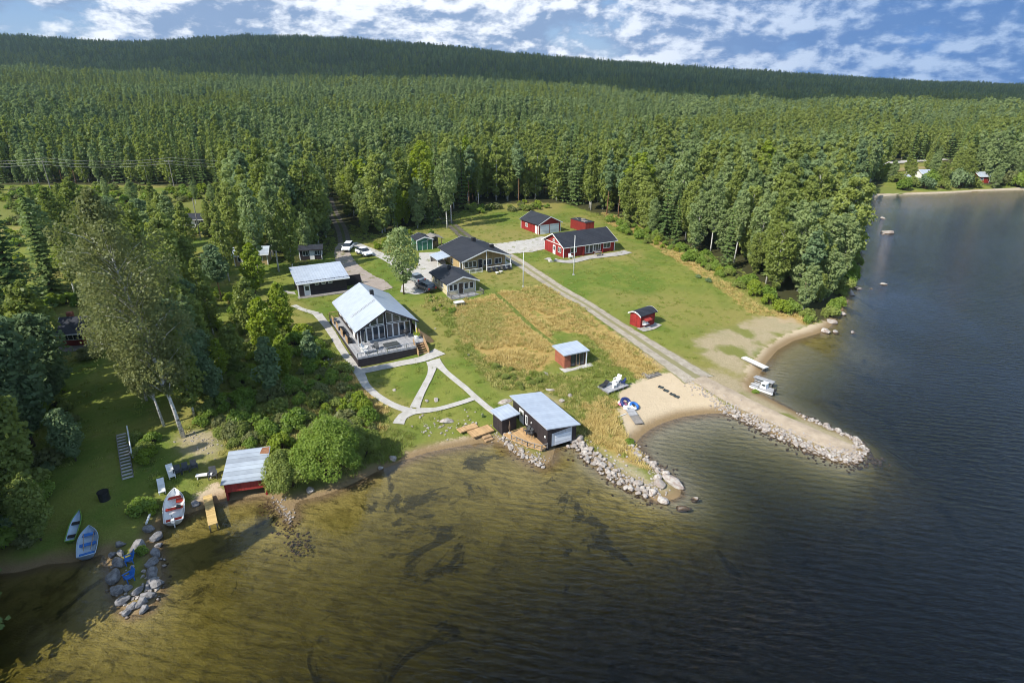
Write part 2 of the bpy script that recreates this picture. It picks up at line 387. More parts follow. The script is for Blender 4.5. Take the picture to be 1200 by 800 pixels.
# ------------------------------------------------------------------ the lake: a closed body of brown water
def build_lake():
    bx0, bx1, by0, by1, zb = -420, 1500, -65, 330, -7.5
    o = MB().box(bx0, bx1, by0, by1, zb, 0.0).build('lake', None); tag(o, kind='structure')
    t = NT('lake_water'); p = t.pos()
    mp = t.n('ShaderNodeMapping', {'Vector':p,'Rotation':(0,0,R(28)),'Scale':(.75,1.75,1)}).outputs[0]
    w = t.n('ShaderNodeTexWave', {'Vector':mp,'Scale':.22,'Distortion':5.0,'Detail':3,'Detail Scale':1.4,'Detail Roughness':.6}, bands_direction='Y').outputs['Fac']
    a = t.noise(1.15, 5, mp, .6, .3); b = t.noise(3.6, 4, mp, .6)
    sx = t.n('ShaderNodeSeparateXYZ', {0:p}).outputs
    calm = t.math('MAXIMUM', t.ramp(t.math('SUBTRACT', sx[0], t.math('MULTIPLY', t.math('SUBTRACT', sx[1], 45.0), 1.2)), -6, 36), t.ramp(sx[0], 40, 70))     # sheltered bay on the west side
    h = t.math('ADD', t.math('MULTIPLY', a, 1.0), t.math('ADD', t.math('MULTIPLY', b, .3), t.math('MULTIPLY', w, .12)))
    nb = t.n('ShaderNodeBump', {'Height':h,'Distance':.26}); t.set(nb, 'Strength', t.math('ADD', .10, t.math('MULTIPLY', t.math('MULTIPLY', calm, t.ramp(t.noise(.035, 3, p), .10, .60)), .62)))
    fr = t.n('ShaderNodeFresnel', {'IOR':1.33,'Normal':nb.outputs[0]})
    gl = t.n('ShaderNodeBsdfGlossy', {'Color':(1,1,1),'Roughness':.05,'Normal':nb.outputs[0]})
    tr = t.n('ShaderNodeBsdfTransparent')
    mx = t.n('ShaderNodeMixShader', {0:fr.outputs[0]}); t.set(mx, 1, tr.outputs[0]); t.set(mx, 2, gl.outputs[0])
    t.surf(mx.outputs[0])
    ab = t.n('ShaderNodeVolumeAbsorption', {'Color':(.50,.51,.22),'Density':.72})
    t.t.links.new(ab.outputs[0], t.out.inputs['Volume'])
    o.data.materials.append(t.m)
build_lake()
# ------------------------------------------------------------------ paths, roads and yards: sheets draped on the ground
def drape(name, px, widths, m, off=.06, step=.7, world=False):
    P = [np.array(q, float) for q in (px if world else hits(px)[:,:2])]
    W = widths if isinstance(widths, (list,tuple)) else [widths]*len(P)
    pts, ws = [], []                                            # Catmull-Rom through the nodes
    for i in range(len(P)-1):
        p0, p1, p2, p3 = P[max(i-1,0)], P[i], P[i+1], P[min(i+2,len(P)-1)]
        n = max(2, int(np.hypot(*(p2-p1))/step))
        for k in range(n):
            s = k/n
            pts.append(.5*((2*p1)+(p2-p0)*s+(2*p0-5*p1+4*p2-p3)*s*s+(3*p1-p0-3*p2+p3)*s**3)); ws.append(W[i]*(1-s)+W[i+1]*s)
    pts.append(P[-1]); ws.append(W[-1]); pts = np.array(pts); n = len(pts)
    tg = np.gradient(pts, axis=0); tg /= np.maximum(np.hypot(tg[:,0], tg[:,1]), 1e-6)[:,None]; nrm = np.stack([-tg[:,1], tg[:,0]], 1)
    k = max(3, int(max(ws)/step)+2); cr = np.linspace(-.5, .5, k); V = []
    for i in range(n):
        j0, j1 = 1+nrs.uniform(-.05,.05), 1+nrs.uniform(-.05,.05)
        for c in cr: V.append(pts[i]+nrm[i]*c*ws[i]*(j0 if c < 0 else j1))
    V = np.array(V); Z = T(V[:,0], V[:,1])+off
    E = np.abs(np.tile(cr, n))*2
    f = [[i*k+j, i*k+j+1, (i+1)*k+j+1, (i+1)*k+j] for i in range(n-1) for j in range(k-1)]
    me = new_mesh(name, np.column_stack([V, Z]), f, m, True)
    at_ = me.attributes.new('across', 'FLOAT', 'POINT'); at_.data.foreach_set('value', E.astype(np.float32))
    return tag(link(bpy.data.objects.new(name, me)), kind='structure')
def gravel(name, a, b, tracks=False, grass=(.15,.155,.05)):
    t = NT(name); p = t.pos(); n1 = t.noise(1.1, 6, p, .65); n2 = t.noise(9, 4, p, .7)
    c = t.mix(t.ramp(t.math('ADD', t.math('MULTIPLY', n1, .6), t.math('MULTIPLY', n2, .4)), .38, .62), a, b)
    if tracks:
        e = t.attr('across')
        mid = t.math('ADD', t.math('MULTIPLY', t.math('SUBTRACT', n1, .5), .9), t.ramp(e, .36, .12))
        c = t.mix(t.ramp(mid, .35, .75), c, grass)
        out = t.math('ADD', t.math('MULTIPLY', t.math('SUBTRACT', n1, .5), 1.2), t.ramp(e, .78, 1.0))
        c = t.mix(t.ramp(out, .4, .8), c, grass)
    t.pbsdf(Base_Color=c, Roughness=.95, Specular_IOR_Level=.1, Normal=t.bump(n2, .5, .04)); return t.m
M['gravelroad'] = gravel('gravel_wheel_tracks', (.40,.355,.29), (.27,.235,.185), True, (.235,.215,.115))
M['gravelyard'] = gravel('pale_gravel', (.47,.45,.42), (.37,.35,.32))
M['gravelpath'] = gravel('grey_gravel_path', (.46,.44,.41), (.36,.34,.31))
M['asphalt'] = gravel('pinkish_asphalt', (.34,.29,.255), (.27,.23,.20))
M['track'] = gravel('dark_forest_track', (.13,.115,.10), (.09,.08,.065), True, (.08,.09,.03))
M['edging'] = gravel('flat_grey_stones', (.42,.40,.38), (.30,.28,.26))
drape('gravel_road', [(586,296),(604,305),(640,329),(690,359),(740,392),(785,422),(820,444)], [3.4,3.0,2.9,2.9,3.3,4.4,5.4], M['gravelroad'])
drape('gravel_road', [(818,443),(850,460),(885,479),(930,499),(975,519),(1003,530)], [2.6,3,2.6,2.6,2.6,2.2], gravel('bare_causeway_gravel', (.42,.345,.26), (.31,.25,.185)), .08)
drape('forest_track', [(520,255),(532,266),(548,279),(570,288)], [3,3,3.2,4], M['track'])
drape('gravel_yard', [(566,289),(590,291),(615,289),(636,284),(646,279)], [5,8,9,7,5], M['gravelyard'], .075)
drape('paved_patio', [(640,303),(665,307),(690,302),(722,298),(736,295)], [1.6,2.0,2.3,2.5,2.3], M['edging'], .09)
drape('driveway', [(405,285),(401,296),(408,311),(420,324),(436,333),(452,340)], [3,3.2,3.6,5,5.5,3], M['asphalt'], .07)
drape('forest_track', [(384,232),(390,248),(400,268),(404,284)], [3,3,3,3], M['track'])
drape('driveway', [(412,285),(430,292),(452,302),(470,312),(484,324)], [2.2,2.4,2.4,3,4], M['gravelyard'], .06)
drape('gravel_yard', [(505,296),(506,312),(500,326),(488,338),(478,344)], [5,5.5,6,6,3], M['gravelyard'], .08)
drape('footpath', [(372,368),(386,386),(402,412),(420,436),(430,453),(448,468),(468,478),(486,483)], [1.4,1.1,1.0,1.3,1.0,.95,.95,1.2], M['gravelpath'], .07)
drape('footpath', [(486,481),(472,488),(467,497)], [1.5,1.2,1.3], M['gravelpath'], .085)
drape('footpath', [(419,436),(440,432),(470,426),(495,421),(516,412)], [1.6,1.4,1.4,1.5,2.2], M['gravelpath'], .085)
drape('footpath', [(507,424),(505,438),(495,458),(486,478)], [1.6,.85,.85,1.2], M['gravelpath'], .1)
drape('footpath', [(509,422),(522,436),(545,455),(565,473),(582,486)], [1.5,.8,.8,.8,.9], M['gravelpath'], .115)
drape('footpath', [(488,482),(512,480),(538,473),(556,467)], [1.2,.75,.75,.75], M['gravelpath'], .115)
drape('footpath', [(344,358),(355,363),(372,368)], [.9,.9,1.2], M['gravelpath'], .085)
drape('footpath', [(576,340),(596,357),(620,380),(648,402)], [.9,.8,.8,.6], gravel('mown_strip', (.09,.13,.025), (.14,.15,.035)), .05)
drape('far_road', [(985,196),(1020,194),(1060,190),(1107,187)], [5,5,5,5], M['gravelyard'], .3, 4)
drape('far_bank', [(1040,201),(1070,198),(1095,196)], [5,7,4], gravel('dry_bank', (.30,.23,.11), (.20,.18,.07)), .25, 4)
drape('beach', [(1012,230.2),(1060,228.6),(1110,227.2),(1160,224.4),(1230,221.6)], [3,4,5,5,5], gravel('far_sand', (.42,.36,.27), (.34,.28,.20)), .2, 4)
drape('far_lawn', [(1024,224),(1040,223.5),(1056,223.5)], [6,10,6], gravel('far_lawn_grass', (.13,.17,.03), (.17,.17,.05)), .18, 4)
# ------------------------------------------------------------------ vegetation: trunks with limbs, crowns of many small leaf faces
def leaf_mesh(name, C, N, S, tint, m, aspect=.7):
    """one rhombic leaf clump per row: centre, facing, size"""
    n = len(C); C = np.asarray(C, float); N = N/np.maximum(np.linalg.norm(N, axis=1), 1e-6)[:,None]
    A = np.cross(N, nrs.normal(size=(n,3))); A /= np.maximum(np.linalg.norm(A, axis=1), 1e-6)[:,None]; B = np.cross(N, A)
    S = np.asarray(S).reshape(-1,1)
    k = nrs.uniform(.75, 1.25, (4,n,1)); bend = N*S*nrs.uniform(-.25,.25,(n,1))
    V = np.stack([C+A*S*k[0]+bend, C+B*S*aspect*k[1], C-A*S*k[2]+bend, C-B*S*aspect*k[3]], 1).reshape(-1,3)
    me = bpy.data.meshes.new(name)
    me.vertices.add(4*n); me.vertices.foreach_set('co', V.astype(np.float32).ravel())
    me.loops.add(4*n); me.loops.foreach_set('vertex_index', np.arange(4*n, dtype=np.int32))
    me.polygons.add(n); me.polygons.foreach_set('loop_start', (np.arange(n)*4).astype(np.int32))
    me.update(calc_edges=True)
    a = me.attributes.new('tint', 'FLOAT', 'FACE'); a.data.foreach_set('value', np.asarray(tint, np.float32))
    me.materials.append(m); return me
def unit(n): v = nrs.normal(size=(n,3)); return v/np.linalg.norm(v, axis=1)[:,None]
def broadleaf(name, h, r, base=.22, n=4200, ls=.26, blobs=26, bark='birchbark', leaf='birchleaf', lean=.03, shape=(.42,1.0), low=False, droop=.0, tr=.0, irr=0):
    """returns (trunk mesh, crown mesh); shape = height of the widest point, exponent of the taper"""
    bend = nrs.uniform(-lean, lean, 2)
    ax = lambda t: np.array([bend[0]*h*t*t+.012*h*math.sin(3*t+bend[0]*40), bend[1]*h*t*t+.012*h*math.cos(4*t), h*t])
    mb = MB(); tr = tr or .0075*h+.03
    ts = np.linspace(0, .93, 5 if low else 8)
    mb.tube([ax(t) for t in ts], [tr*(1.25 if t == 0 else 1)*(1-.9*t) for t in ts], 5 if low else 7)
    C, N, S, TI = [], [], [], []
    per = n//blobs
    for i in range(blobs):
        t = base+(1-base)*(i+.5)/blobs; q = (t-base)/(1-base)
        w = (q/shape[0])**.7 if q < shape[0] else max(0, 1-((q-shape[0])/(1-shape[0])))**(.75*shape[1])
        w = .12+.88*w
        ang = i*2.4+nrs.uniform(-.5,.5); off = r*w*nrs.uniform(.35-.2*irr,.72+.4*irr)
        c = ax(t)+np.array([math.cos(ang)*off, math.sin(ang)*off, nrs.uniform(-.02,.02)*h])
        br = (r*w*nrs.uniform(.42,.62)+.12)*(1-.38*irr)
        if not low and off > .3:
            a0 = ax(max(.08, t-.10)); mid = a0*.5+c*.5+np.array([0,0,.03*h*.5])
            mb.tube([a0, mid, c], [tr*.34*(1-.7*t)+.012, tr*.2*(1-.7*t)+.01, .012], 4)
        u = unit(per); rad = nrs.uniform(.35, 1.0, (per,1))**.5
        p = c+u*rad*br*np.array([1,1,.85]); p[:,2] -= droop*np.abs(nrs.normal(size=per))*br*rad[:,0]
        C.append(p); N.append(u*.55+unit(per)*.75+np.array([0,0,.35])); S.append(ls*nrs.uniform(.6,1.25,per)); TI.append(np.clip(nrs.uniform(.0,1.0)*.6+nrs.uniform(0,.4,per),0,1))
    crown = leaf_mesh(name+'_crown', np.concatenate(C), np.concatenate(N), np.concatenate(S), np.concatenate(TI), M[leaf])
    return new_mesh(name+'_trunk', mb.v, mb.f, M[bark], True), crown
def spruce(name, h, r, levels=19, arms=9, seg=5, ls=.42, leaf='spruceleaf', low=False, base=.05, sparse=1.0):
    mb = MB(); mb.tube([(0,0,0),(0,0,h*.5),(0,0,h*.97)], [.012*h+.03, .007*h+.02, .015], 5 if low else 7)
    C, N, S, TI = [], [], [], []
    for i in range(levels):
        t = base+(1-base)*(i/levels)**.92; z = h*t; R_ = r*(1-t)**.85*nrs.uniform(.82,1.12)+.12
        k = max(4, int(arms*(1-.55*t)))
        for j in range(k):
            a = 2*math.pi*j/k+i*1.7+nrs.uniform(-.3,.3); L = R_*nrs.uniform(.7,1.12)
            if nrs.rand() > sparse: continue
            tint = nrs.uniform(0,.7); m = max(2, int(seg*L/r+1.2))
            for q in range(m):
                f = (q+.6)/m; d = np.array([math.cos(a), math.sin(a), 0])
                zz = z-.30*L*f+.16*L*f*f*1.2
                for side in ((0,) if low else (-1,1)):
                    s_ = d if side == 0 else d+side*.5*np.array([-d[1], d[0], 0])
                    C.append(d*L*f+(s_-d)*ls*.6+np.array([0,0,zz+nrs.uniform(-.1,.1)])); N.append(np.array([d[0]*.35, d[1]*.35, .9])+nrs.normal(size=3)*.33)
                    S.append(ls*(1.15-.5*f)*nrs.uniform(.7,1.25)); TI.append(min(1, tint+.3*f))
    n = 5
    for q in range(n): C.append(np.array([0,0,h*(.94+.06*q/n)])); N.append(nrs.normal(size=3)*np.array([1,1,.2])); S.append(ls*.45); TI.append(.5)
    crown = leaf_mesh(name+'_crown', C, np.array(N), S, TI, M[leaf], .62)
    return new_mesh(name+'_trunk', mb.v, mb.f, M['bark'], True), crown
def pine(name, h, r, n=1500, ls=.4, low=False):
    return broadleaf(name, h, r, .42, n, ls, 8 if low else 16, 'pinebark', 'pineleaf', .025, (.4,.8), low)
def bush_mesh(name, h, r, n, ls, blobs, leaf, wild=0):
    mb = MB(); C, N, S, TI = [], [], [], []
    per = n//blobs
    for i in range(blobs):
        a = nrs.uniform(0, 6.28); q = math.sqrt(nrs.uniform(0,1)); off = q*r*.72
        br = nrs.uniform(.26,.42)*r*(1-.25*wild); zc = h*(.28+.5*(1-q*q)*nrs.uniform(.6-.5*wild,1.05+.25*wild))
        c = np.array([math.cos(a)*off, math.sin(a)*off, zc])
        mb.tube([(c[0]*.15,c[1]*.15,-.1), (c[0]*.6,c[1]*.6,zc*.6), tuple(c)], [.05,.035,.012], 4)
        u = unit(per); rad = nrs.uniform(.3,1,(per,1))**.5; p = c+u*rad*br*np.array([1,1,.9]); p[:,2] = np.maximum(p[:,2], .05)
        C.append(p); N.append(u*.6+unit(per)*.7+np.array([0,0,.4])); S.append(ls*nrs.uniform(.6,1.25,per)); TI.append(np.clip(nrs.uniform(0,.6)+nrs.uniform(0,.4,per),0,1))
    return new_mesh(name+'_stems', mb.v, mb.f, M['bark'], True), leaf_mesh(name+'_leaves', np.concatenate(C), np.concatenate(N), np.concatenate(S), np.concatenate(TI), M[leaf])
# --- prototypes (meshes only; every tree below is its own object with its own trunk and crown)
PROTO = {
 'birch':  [broadleaf('birch', 17, 2.5, .20, 3900, .26, 34), broadleaf('birch', 18, 2.2, .30, 3400, .26, 32, leaf='aspenleaf'), broadleaf('birch', 16, 2.7, .16, 4200, .26, 36), broadleaf('birch', 18, 2.4, .26, 3800, .26, 34, leaf='aspenleaf', shape=(.5,.8)), broadleaf('birch', 15, 2.3, .14, 3600, .26, 34, leaf='birchleaf', shape=(.35,1.1)), broadleaf('birch', 16, 2.5, .2, 3800, .26, 34, leaf='limeleaf'),
            broadleaf('edge_birch', 14, 3.0, .05, 4800, .26, 40, shape=(.48,.55), irr=.4), broadleaf('edge_birch', 14, 2.8, .07, 4600, .26, 38, leaf='aspenleaf', shape=(.45,.6), irr=.4), broadleaf('edge_birch', 12, 2.7, .05, 4400, .25, 36, leaf='limeleaf', shape=(.5,.6), irr=.4)],
 'spruce': [spruce('spruce', 18, 2.9), spruce('spruce', 16, 2.5, 16, 8), spruce('spruce', 19, 2.6, 19, 8, sparse=.9)],
 'pine':   [pine('pine', 17, 2.3), pine('pine', 16, 2.0)],
 'bush':   [bush_mesh('bush', 2.2, 1.7, 1700, .14, 18, 'bushleaf'), bush_mesh('bush', 1.8, 1.6, 1500, .14, 16, 'birchleaf'), bush_mesh('bush', 2.4, 1.5, 1700, .14, 18, 'limeleaf'), bush_mesh('bush', 2.0, 1.7, 1700, .14, 18, 'oldleaf'), bush_mesh('bush', 2.0, 1.6, 1700, .14, 18, 'pineleaf')],
}
PH = {'birch':[17,18,16,18,15,16,14,14,12], 'spruce':[18,16,19], 'pine':[17,16]}
NAMES = {'birch':('birch_tree','birch'), 'spruce':('spruce_tree','spruce'), 'pine':('pine_tree','pine')}
def plant(kind, v, x, y, h, label, group=None, wf=1.0, rz=None, z=None, meshes=None, ph=None, tilt=None):
    tm, cm = meshes or PROTO[kind][v]
    nm, cat = NAMES.get(kind, (kind, kind))
    s = h/(ph or PH[kind][v])
    o = link(bpy.data.objects.new(nm, None)); o.empty_display_size = .5
    o.location = (x, y, (T1(x, y) if z is None else z)-.12); o.scale = (s*wf, s*wf, s)
    o.rotation_euler = (tilt[0] if tilt else 0, tilt[1] if tilt else 0, rnd.uniform(0, 6.28) if rz is None else rz)
    tag(o, label, cat+' tree' if cat in ('birch','spruce','pine') else cat, group)
    for pn, me in (('trunk', tm), ('crown', cm)): c = link(bpy.data.objects.new(pn, me)); c.parent = o
    return o
def shrub(v, px, py, h, w, label, group=None, world=None):
    x, y, z = hit(px, py) if world is None else (world[0], world[1], T1(*world))
    sm, lm = PROTO['bush'][v]
    o = link(bpy.data.objects.new('bush', None)); o.location = (x, y, z-.05); o.scale = (w/3.2, w/3.2, h/2.2); o.rotation_euler = (0,0,rnd.uniform(0,6.28))
    tag(o, label, 'bush', group)
    for pn, me in (('stems', sm), ('leaves', lm)): c = link(bpy.data.objects.new(pn, me)); c.parent = o
    return o
# --- the big wood: random stand, clumped by kind
def stand(xr, yr, step):
    n = int((xr[1]-xr[0])*(yr[1]-yr[0])/step**2)
    gxn = int((xr[1]-xr[0])/step)+1; gyn = int((yr[1]-yr[0])/step)+1
    i, j = np.meshgrid(np.arange(gxn), np.arange(gyn))
    return np.stack([(xr[0]+(i+nrs.uniform(-.45,.45,i.shape))*step).ravel(), (yr[0]+(j+nrs.uniform(-.45,.45,j.shape))*step).ravel()], 1)
pts = np.concatenate([stand((-330,330),(95,330),3.6), stand((-600,600),(330,560),4.6), stand((-1050,1050),(560,1000),6.2), stand((-2300,2300),(1000,2450),9.0)])
zg0 = 4.0
uu = pts[:,0]/pts[:,1]
pts = pts[np.abs(uu) < .98]                                     # a wide fan round the view
P_ = pts
ok = in_poly(P_, FORPOLY)
pts = P_[ok]
sd = np.zeros(len(pts)); near = pts[:,1] < 330
sd[near] = poly_sd(pts[near], FORPOLY)
ok = ~near | (sd < -1.2)
pts = pts[ok]
# clearings: forest track, a glade behind the garage, the pale cut on the right
def clear(P, px, w):
    g = hits(px)[:,:2]; d = np.full(len(P), 1e9)
    for a, b in zip(g[:-1], g[1:]): d = np.minimum(d, seg_dist(P, a, b))
    return d > w
m = clear(pts, [(384,232),(390,248),(400,268),(404,284)], 3.2) & clear(pts, [(575,222),(620,223),(660,224)], 3.0) & clear(pts, [(1000,198),(1110,188)], 6) & clear(pts, [(985,204),(1060,203)], 4)
pts = pts[m]
gl = vnoise(pts[:,0]+11, pts[:,1]+5, 30.0)*.6+vnoise(pts[:,0], pts[:,1]+60, 11.0)*.4
pts = pts[(gl < .74) | (pts[:,1] > 1000) | (pts[:,1] < 235)]
pz = T(pts[:,0], pts[:,1])
clump = vnoise(pts[:,0], pts[:,1], 22.0)*.5+vnoise(pts[:,0]+300, pts[:,1], 75.0)*.5
far_ = sstep(700, 1100, pts[:,1])
pc = .24-.12*(pts[:,1] < 235)-.3*((pts[:,1] < 215) & (pts[:,0] > 38))+.5*sstep(.48,.72,clump)+.45*far_
rr_ = nrs.rand(len(pts))
kind = np.where(rr_ < pc, 1, np.where(nrs.rand(len(pts)) < .10, 2, 0))
hgt = np.where(kind == 1, nrs.uniform(11,19,len(pts)), np.where(kind == 2, nrs.uniform(12,17,len(pts)), nrs.uniform(12,18.5,len(pts))))
hgt *= (.74+.52*vnoise(pts[:,0]+90, pts[:,1]+40, 40.0))*np.where(nrs.rand(len(pts)) < .12, nrs.uniform(.5,.8,len(pts)), 1)
dist = np.hypot(pts[:,0], pts[:,1])
qx, qy = proj(pts[:,0], pts[:,1], pz+hgt*.7)
inframe = (qx > -10) & (qx < 1210) & (qy < 800)
single = np.zeros(len(pts), bool)
for k in (0, 1, 2):
    idx = np.where((kind == k) & inframe)[0]; idx = idx[np.argsort(dist[idx])][:285 if k == 0 else 270]
    single[idx] = True
def place_word(px, y):
    if y > 190: return 'deep in the wood beyond the far shore' if px > 1000 else 'in the deep wood behind the clearing'
    if px < 300: return 'in the wood behind the cut strip'
    if px < 500: return 'in the wood beside the forest track'
    if px < 690: return 'at the wood edge behind the red garage'
    if px < 860: return 'at the wood edge beside the mown field'
    return 'on the wooded point above the lake'
for i in np.where(single)[0]:
    k = ('birch','spruce','pine')[kind[i]]
    v = rnd.choices(range(6), (3,3,3,3,3,.8))[0] if k == 'birch' else rnd.randrange(len(PROTO[k]))
    pw = place_word(qx[i], pts[i,1])
    if k == 'birch' and sd[i] > -14 and rnd.random() < .75: v = rnd.choice((6,6,7,7,8) if qx[i] < 800 else (6,7,7)); hgt[i] *= rnd.uniform(.55,1.05)
    adj = {'birch':'slender light green birch ','spruce':'dark pointed spruce ','pine':'blue green pine with open crown '}[k]
    plant(k, v, pts[i,0], pts[i,1], hgt[i], adj+pw, {'birch':'birches ','spruce':'spruces ','pine':'pines '}[k]+pw, rnd.uniform(.85,1.2), z=pz[i])
# --- the rest of the wood as one mass of instances
def far_join(t, c):
    o = bpy.data.objects.new('distant_tree', c); return o
FAR = []
for i in range(4): FAR.append(broadleaf('far_birch', 16, (2.5,2.1,2.8,2.2)[i], (.1,.2,.06,.15)[i], 1300, .40, 22, leaf=('birchleaf','aspenleaf')[i % 2], low=True, shape=((.34,1.15),(.4,1.0),(.3,1.2),(.45,.85))[i]))
for i in range(3): FAR.append(spruce('far_spruce', 16, (2.6,2.1,2.4)[i], 15, 9, 3, .58, low=True))
FAR.append(pine('far_pine', 16, 2.2, 380, .75, True))
def scatter(name, P, Z, rot, scl, idx, protos, label=None, cat=None, zoff=0.0):
    """points with their own turn, size and pick; geometry nodes set a plant on each"""
    src = bpy.data.collections.new(name+'_source')
    for i, me in enumerate(protos):
        src.objects.link(bpy.data.objects.new('%s_source_%02d' % (name, i), me))
    me = bpy.data.meshes.new(name); n = len(P)
    me.vertices.add(n); me.vertices.foreach_set('co', np.column_stack([P, Z+zoff]).astype(np.float32).ravel())
    for nm, typ, val in (('turn','FLOAT',rot),('size','FLOAT_VECTOR',scl),('pick','INT',idx)):
        a = me.attributes.new(nm, typ, 'POINT'); a.data.foreach_set('vector' if typ == 'FLOAT_VECTOR' else 'value', np.asarray(val).astype(np.int32 if typ == 'INT' else np.float32).ravel())
    o = link(bpy.data.objects.new(name, me)); tag(o, label, cat, kind='stuff')
    g = bpy.data.node_groups.new(name+'_nodes', 'GeometryNodeTree')
    g.interface.new_socket('Geometry', in_out='INPUT', socket_type='NodeSocketGeometry'); g.interface.new_socket('Geometry', in_out='OUTPUT', socket_type='NodeSocketGeometry')
    gi = g.nodes.new('NodeGroupInput'); go = g.nodes.new('NodeGroupOutput')
    iop = g.nodes.new('GeometryNodeInstanceOnPoints'); ci = g.nodes.new('GeometryNodeCollectionInfo')
    ci.inputs['Collection'].default_value = src; ci.inputs['Separate Children'].default_value = True; ci.inputs['Reset Children'].default_value = True
    def na(nm, typ):
        d = g.nodes.new('GeometryNodeInputNamedAttribute'); d.data_type = typ; d.inputs['Name'].default_value = nm; return d.outputs['Attribute']
    cx = g.nodes.new('ShaderNodeCombineXYZ'); L = g.links.new
    L(na('turn','FLOAT'), cx.inputs['Z'])
    L(gi.outputs[0], iop.inputs['Points']); L(ci.outputs[0], iop.inputs['Instance']); iop.inputs['Pick Instance'].default_value = True
    L(na('pick','INT'), iop.inputs['Instance Index']); L(cx.outputs[0], iop.inputs['Rotation']); L(na('size','FLOAT_VECTOR'), iop.inputs['Scale']); L(iop.outputs[0], go.inputs[0])
    md = o.modifiers.new('scatter', 'NODES'); md.node_group = g
    return o
def join_tc(name, t, c):                                        # trunk + crown in one low mesh, two materials
    bm = bmesh.new(); bm.from_mesh(c); nf = len(bm.faces)
    lay = bm.faces.layers.float.get('tint')
    bm.from_mesh(t); bm.faces.ensure_lookup_table()
    for f in bm.faces[nf:]: f.material_index = 1
    me = bpy.data.meshes.new(name); bm.to_mesh(me); bm.free()
    if not me.materials: me.materials.append(c.materials[0]); me.materials.append(t.materials[0])
    return me
FARM = [join_tc('distant_tree', t, c) for t, c in FAR]
r_ = np.where(~single)[0]
rk = kind[r_]; n_ = len(r_)
asp = vnoise(pts[r_,0]+7, pts[r_,1]+200, 55.0)+nrs.uniform(-.25,.25,n_)
pick = np.where(rk == 0, np.where(asp > .52, 1+2*nrs.randint(0,2,n_), 2*nrs.randint(0,2,n_)), np.where(rk == 1, 4+nrs.randint(0,3,n_), 7))
sz = hgt[r_]/16; wf = nrs.uniform(.85,1.2,n_)*np.where(pts[r_,1] > 1000, 1.35, np.where(pts[r_,1] > 560, 1.12, 1))
print('individual trees', single.sum(), 'mass', n_)
scatter('forest', pts[r_], pz[r_]-.2, nrs.uniform(0,6.28,n_), np.column_stack([sz*wf, sz*wf, sz]), pick, FARM, 'green mixed forest of birch and spruce running back to the ridge', 'forest')
# ------------------------------------------------------------------ buildings
class Frame:
    def __init__(s, O, z0, deg): s.O = np.array(O, float); s.z = z0; s.a = R(deg); s.ex = np.array([math.cos(s.a), math.sin(s.a)]); s.ey = np.array([-s.ex[1], s.ex[0]])
    def w(s, x, y, z=0): p = s.O+s.ex*x+s.ey*y; return (p[0], p[1], s.z+z)
    def thing(s, name, label, cat, x=0, y=0, z=0, rz=0, group=None): return thing(name, label, cat, s.w(x,y,z), s.a+R(rz), group)
def facemap(face, W, D, x0=0, y0=0):
    return {'front':lambda u,n,z:(x0+u, y0-n, z), 'back':lambda u,n,z:(x0+W-u, y0+D+n, z), 'left':lambda u,n,z:(x0-n, y0+D-u, z), 'right':lambda u,n,z:(x0+W+n, y0+u, z)}[face]
def fbox(mb, f, u0, u1, n0, n1, z0, z1):
    a, b = f(u0,n0,z0), f(u1,n1,z1)
    return mb.box(min(a[0],b[0]), max(a[0],b[0]), min(a[1],b[1]), max(a[1],b[1]), z0, z1)
def window(p, f, u, z, w, h, cols=1, frame='white', rows=1, name='window', glass='glass'):
    b = MB(); t = .09
    fbox(b,f,u,u+w,.003,.06,z,z+t); fbox(b,f,u,u+w,.003,.06,z+h-t,z+h); fbox(b,f,u,u+t,.003,.06,z+t,z+h-t); fbox(b,f,u+w-t,u+w,.003,.06,z+t,z+h-t)
    for i in range(1, cols): c = u+w*i/cols; fbox(b,f,c-.035,c+.035,.003,.05,z+t,z+h-t)
    for i in range(1, rows): c = z+h*i/rows; fbox(b,f,u+t,u+w-t,.003,.045,c-.03,c+.03)
    o = b.build(name, M[frame], p)
    fbox(MB(),f,u+t,u+w-t,.002,.02,z+t,z+h-t).build('pane', M[glass], o); return o
def door(p, f, u, z, w, h, m='white', frame='white', light=False):
    b = fbox(MB(),f,u+.07,u+w-.07,.003,.04,z,z+h-.07); o = b.build('door', M[m], p)
    c = MB(); fbox(c,f,u,u+.07,.003,.06,z,z+h); fbox(c,f,u+w-.07,u+w,.003,.06,z,z+h); fbox(c,f,u+.07,u+w-.07,.003,.06,z+h-.07,z+h); c.build('door_frame', M[frame], o)
    fbox(MB(),f,u+w-.22,u+w-.14,.04,.09,z+.95,z+1.08).build('handle', M['steel'], o)
    if light: fbox(MB(),f,u+.2,u+w-.2,.041,.05,z+1.0,z+h-.3).build('pane', M['glass'], o)
    return o
def slab(a, b, c, d, t, down=True):                             # roof plate from four corners, thickness t
    v = np.array([0,0,-t]); m = MB(); m.prism([a,b,c,d], v); return m
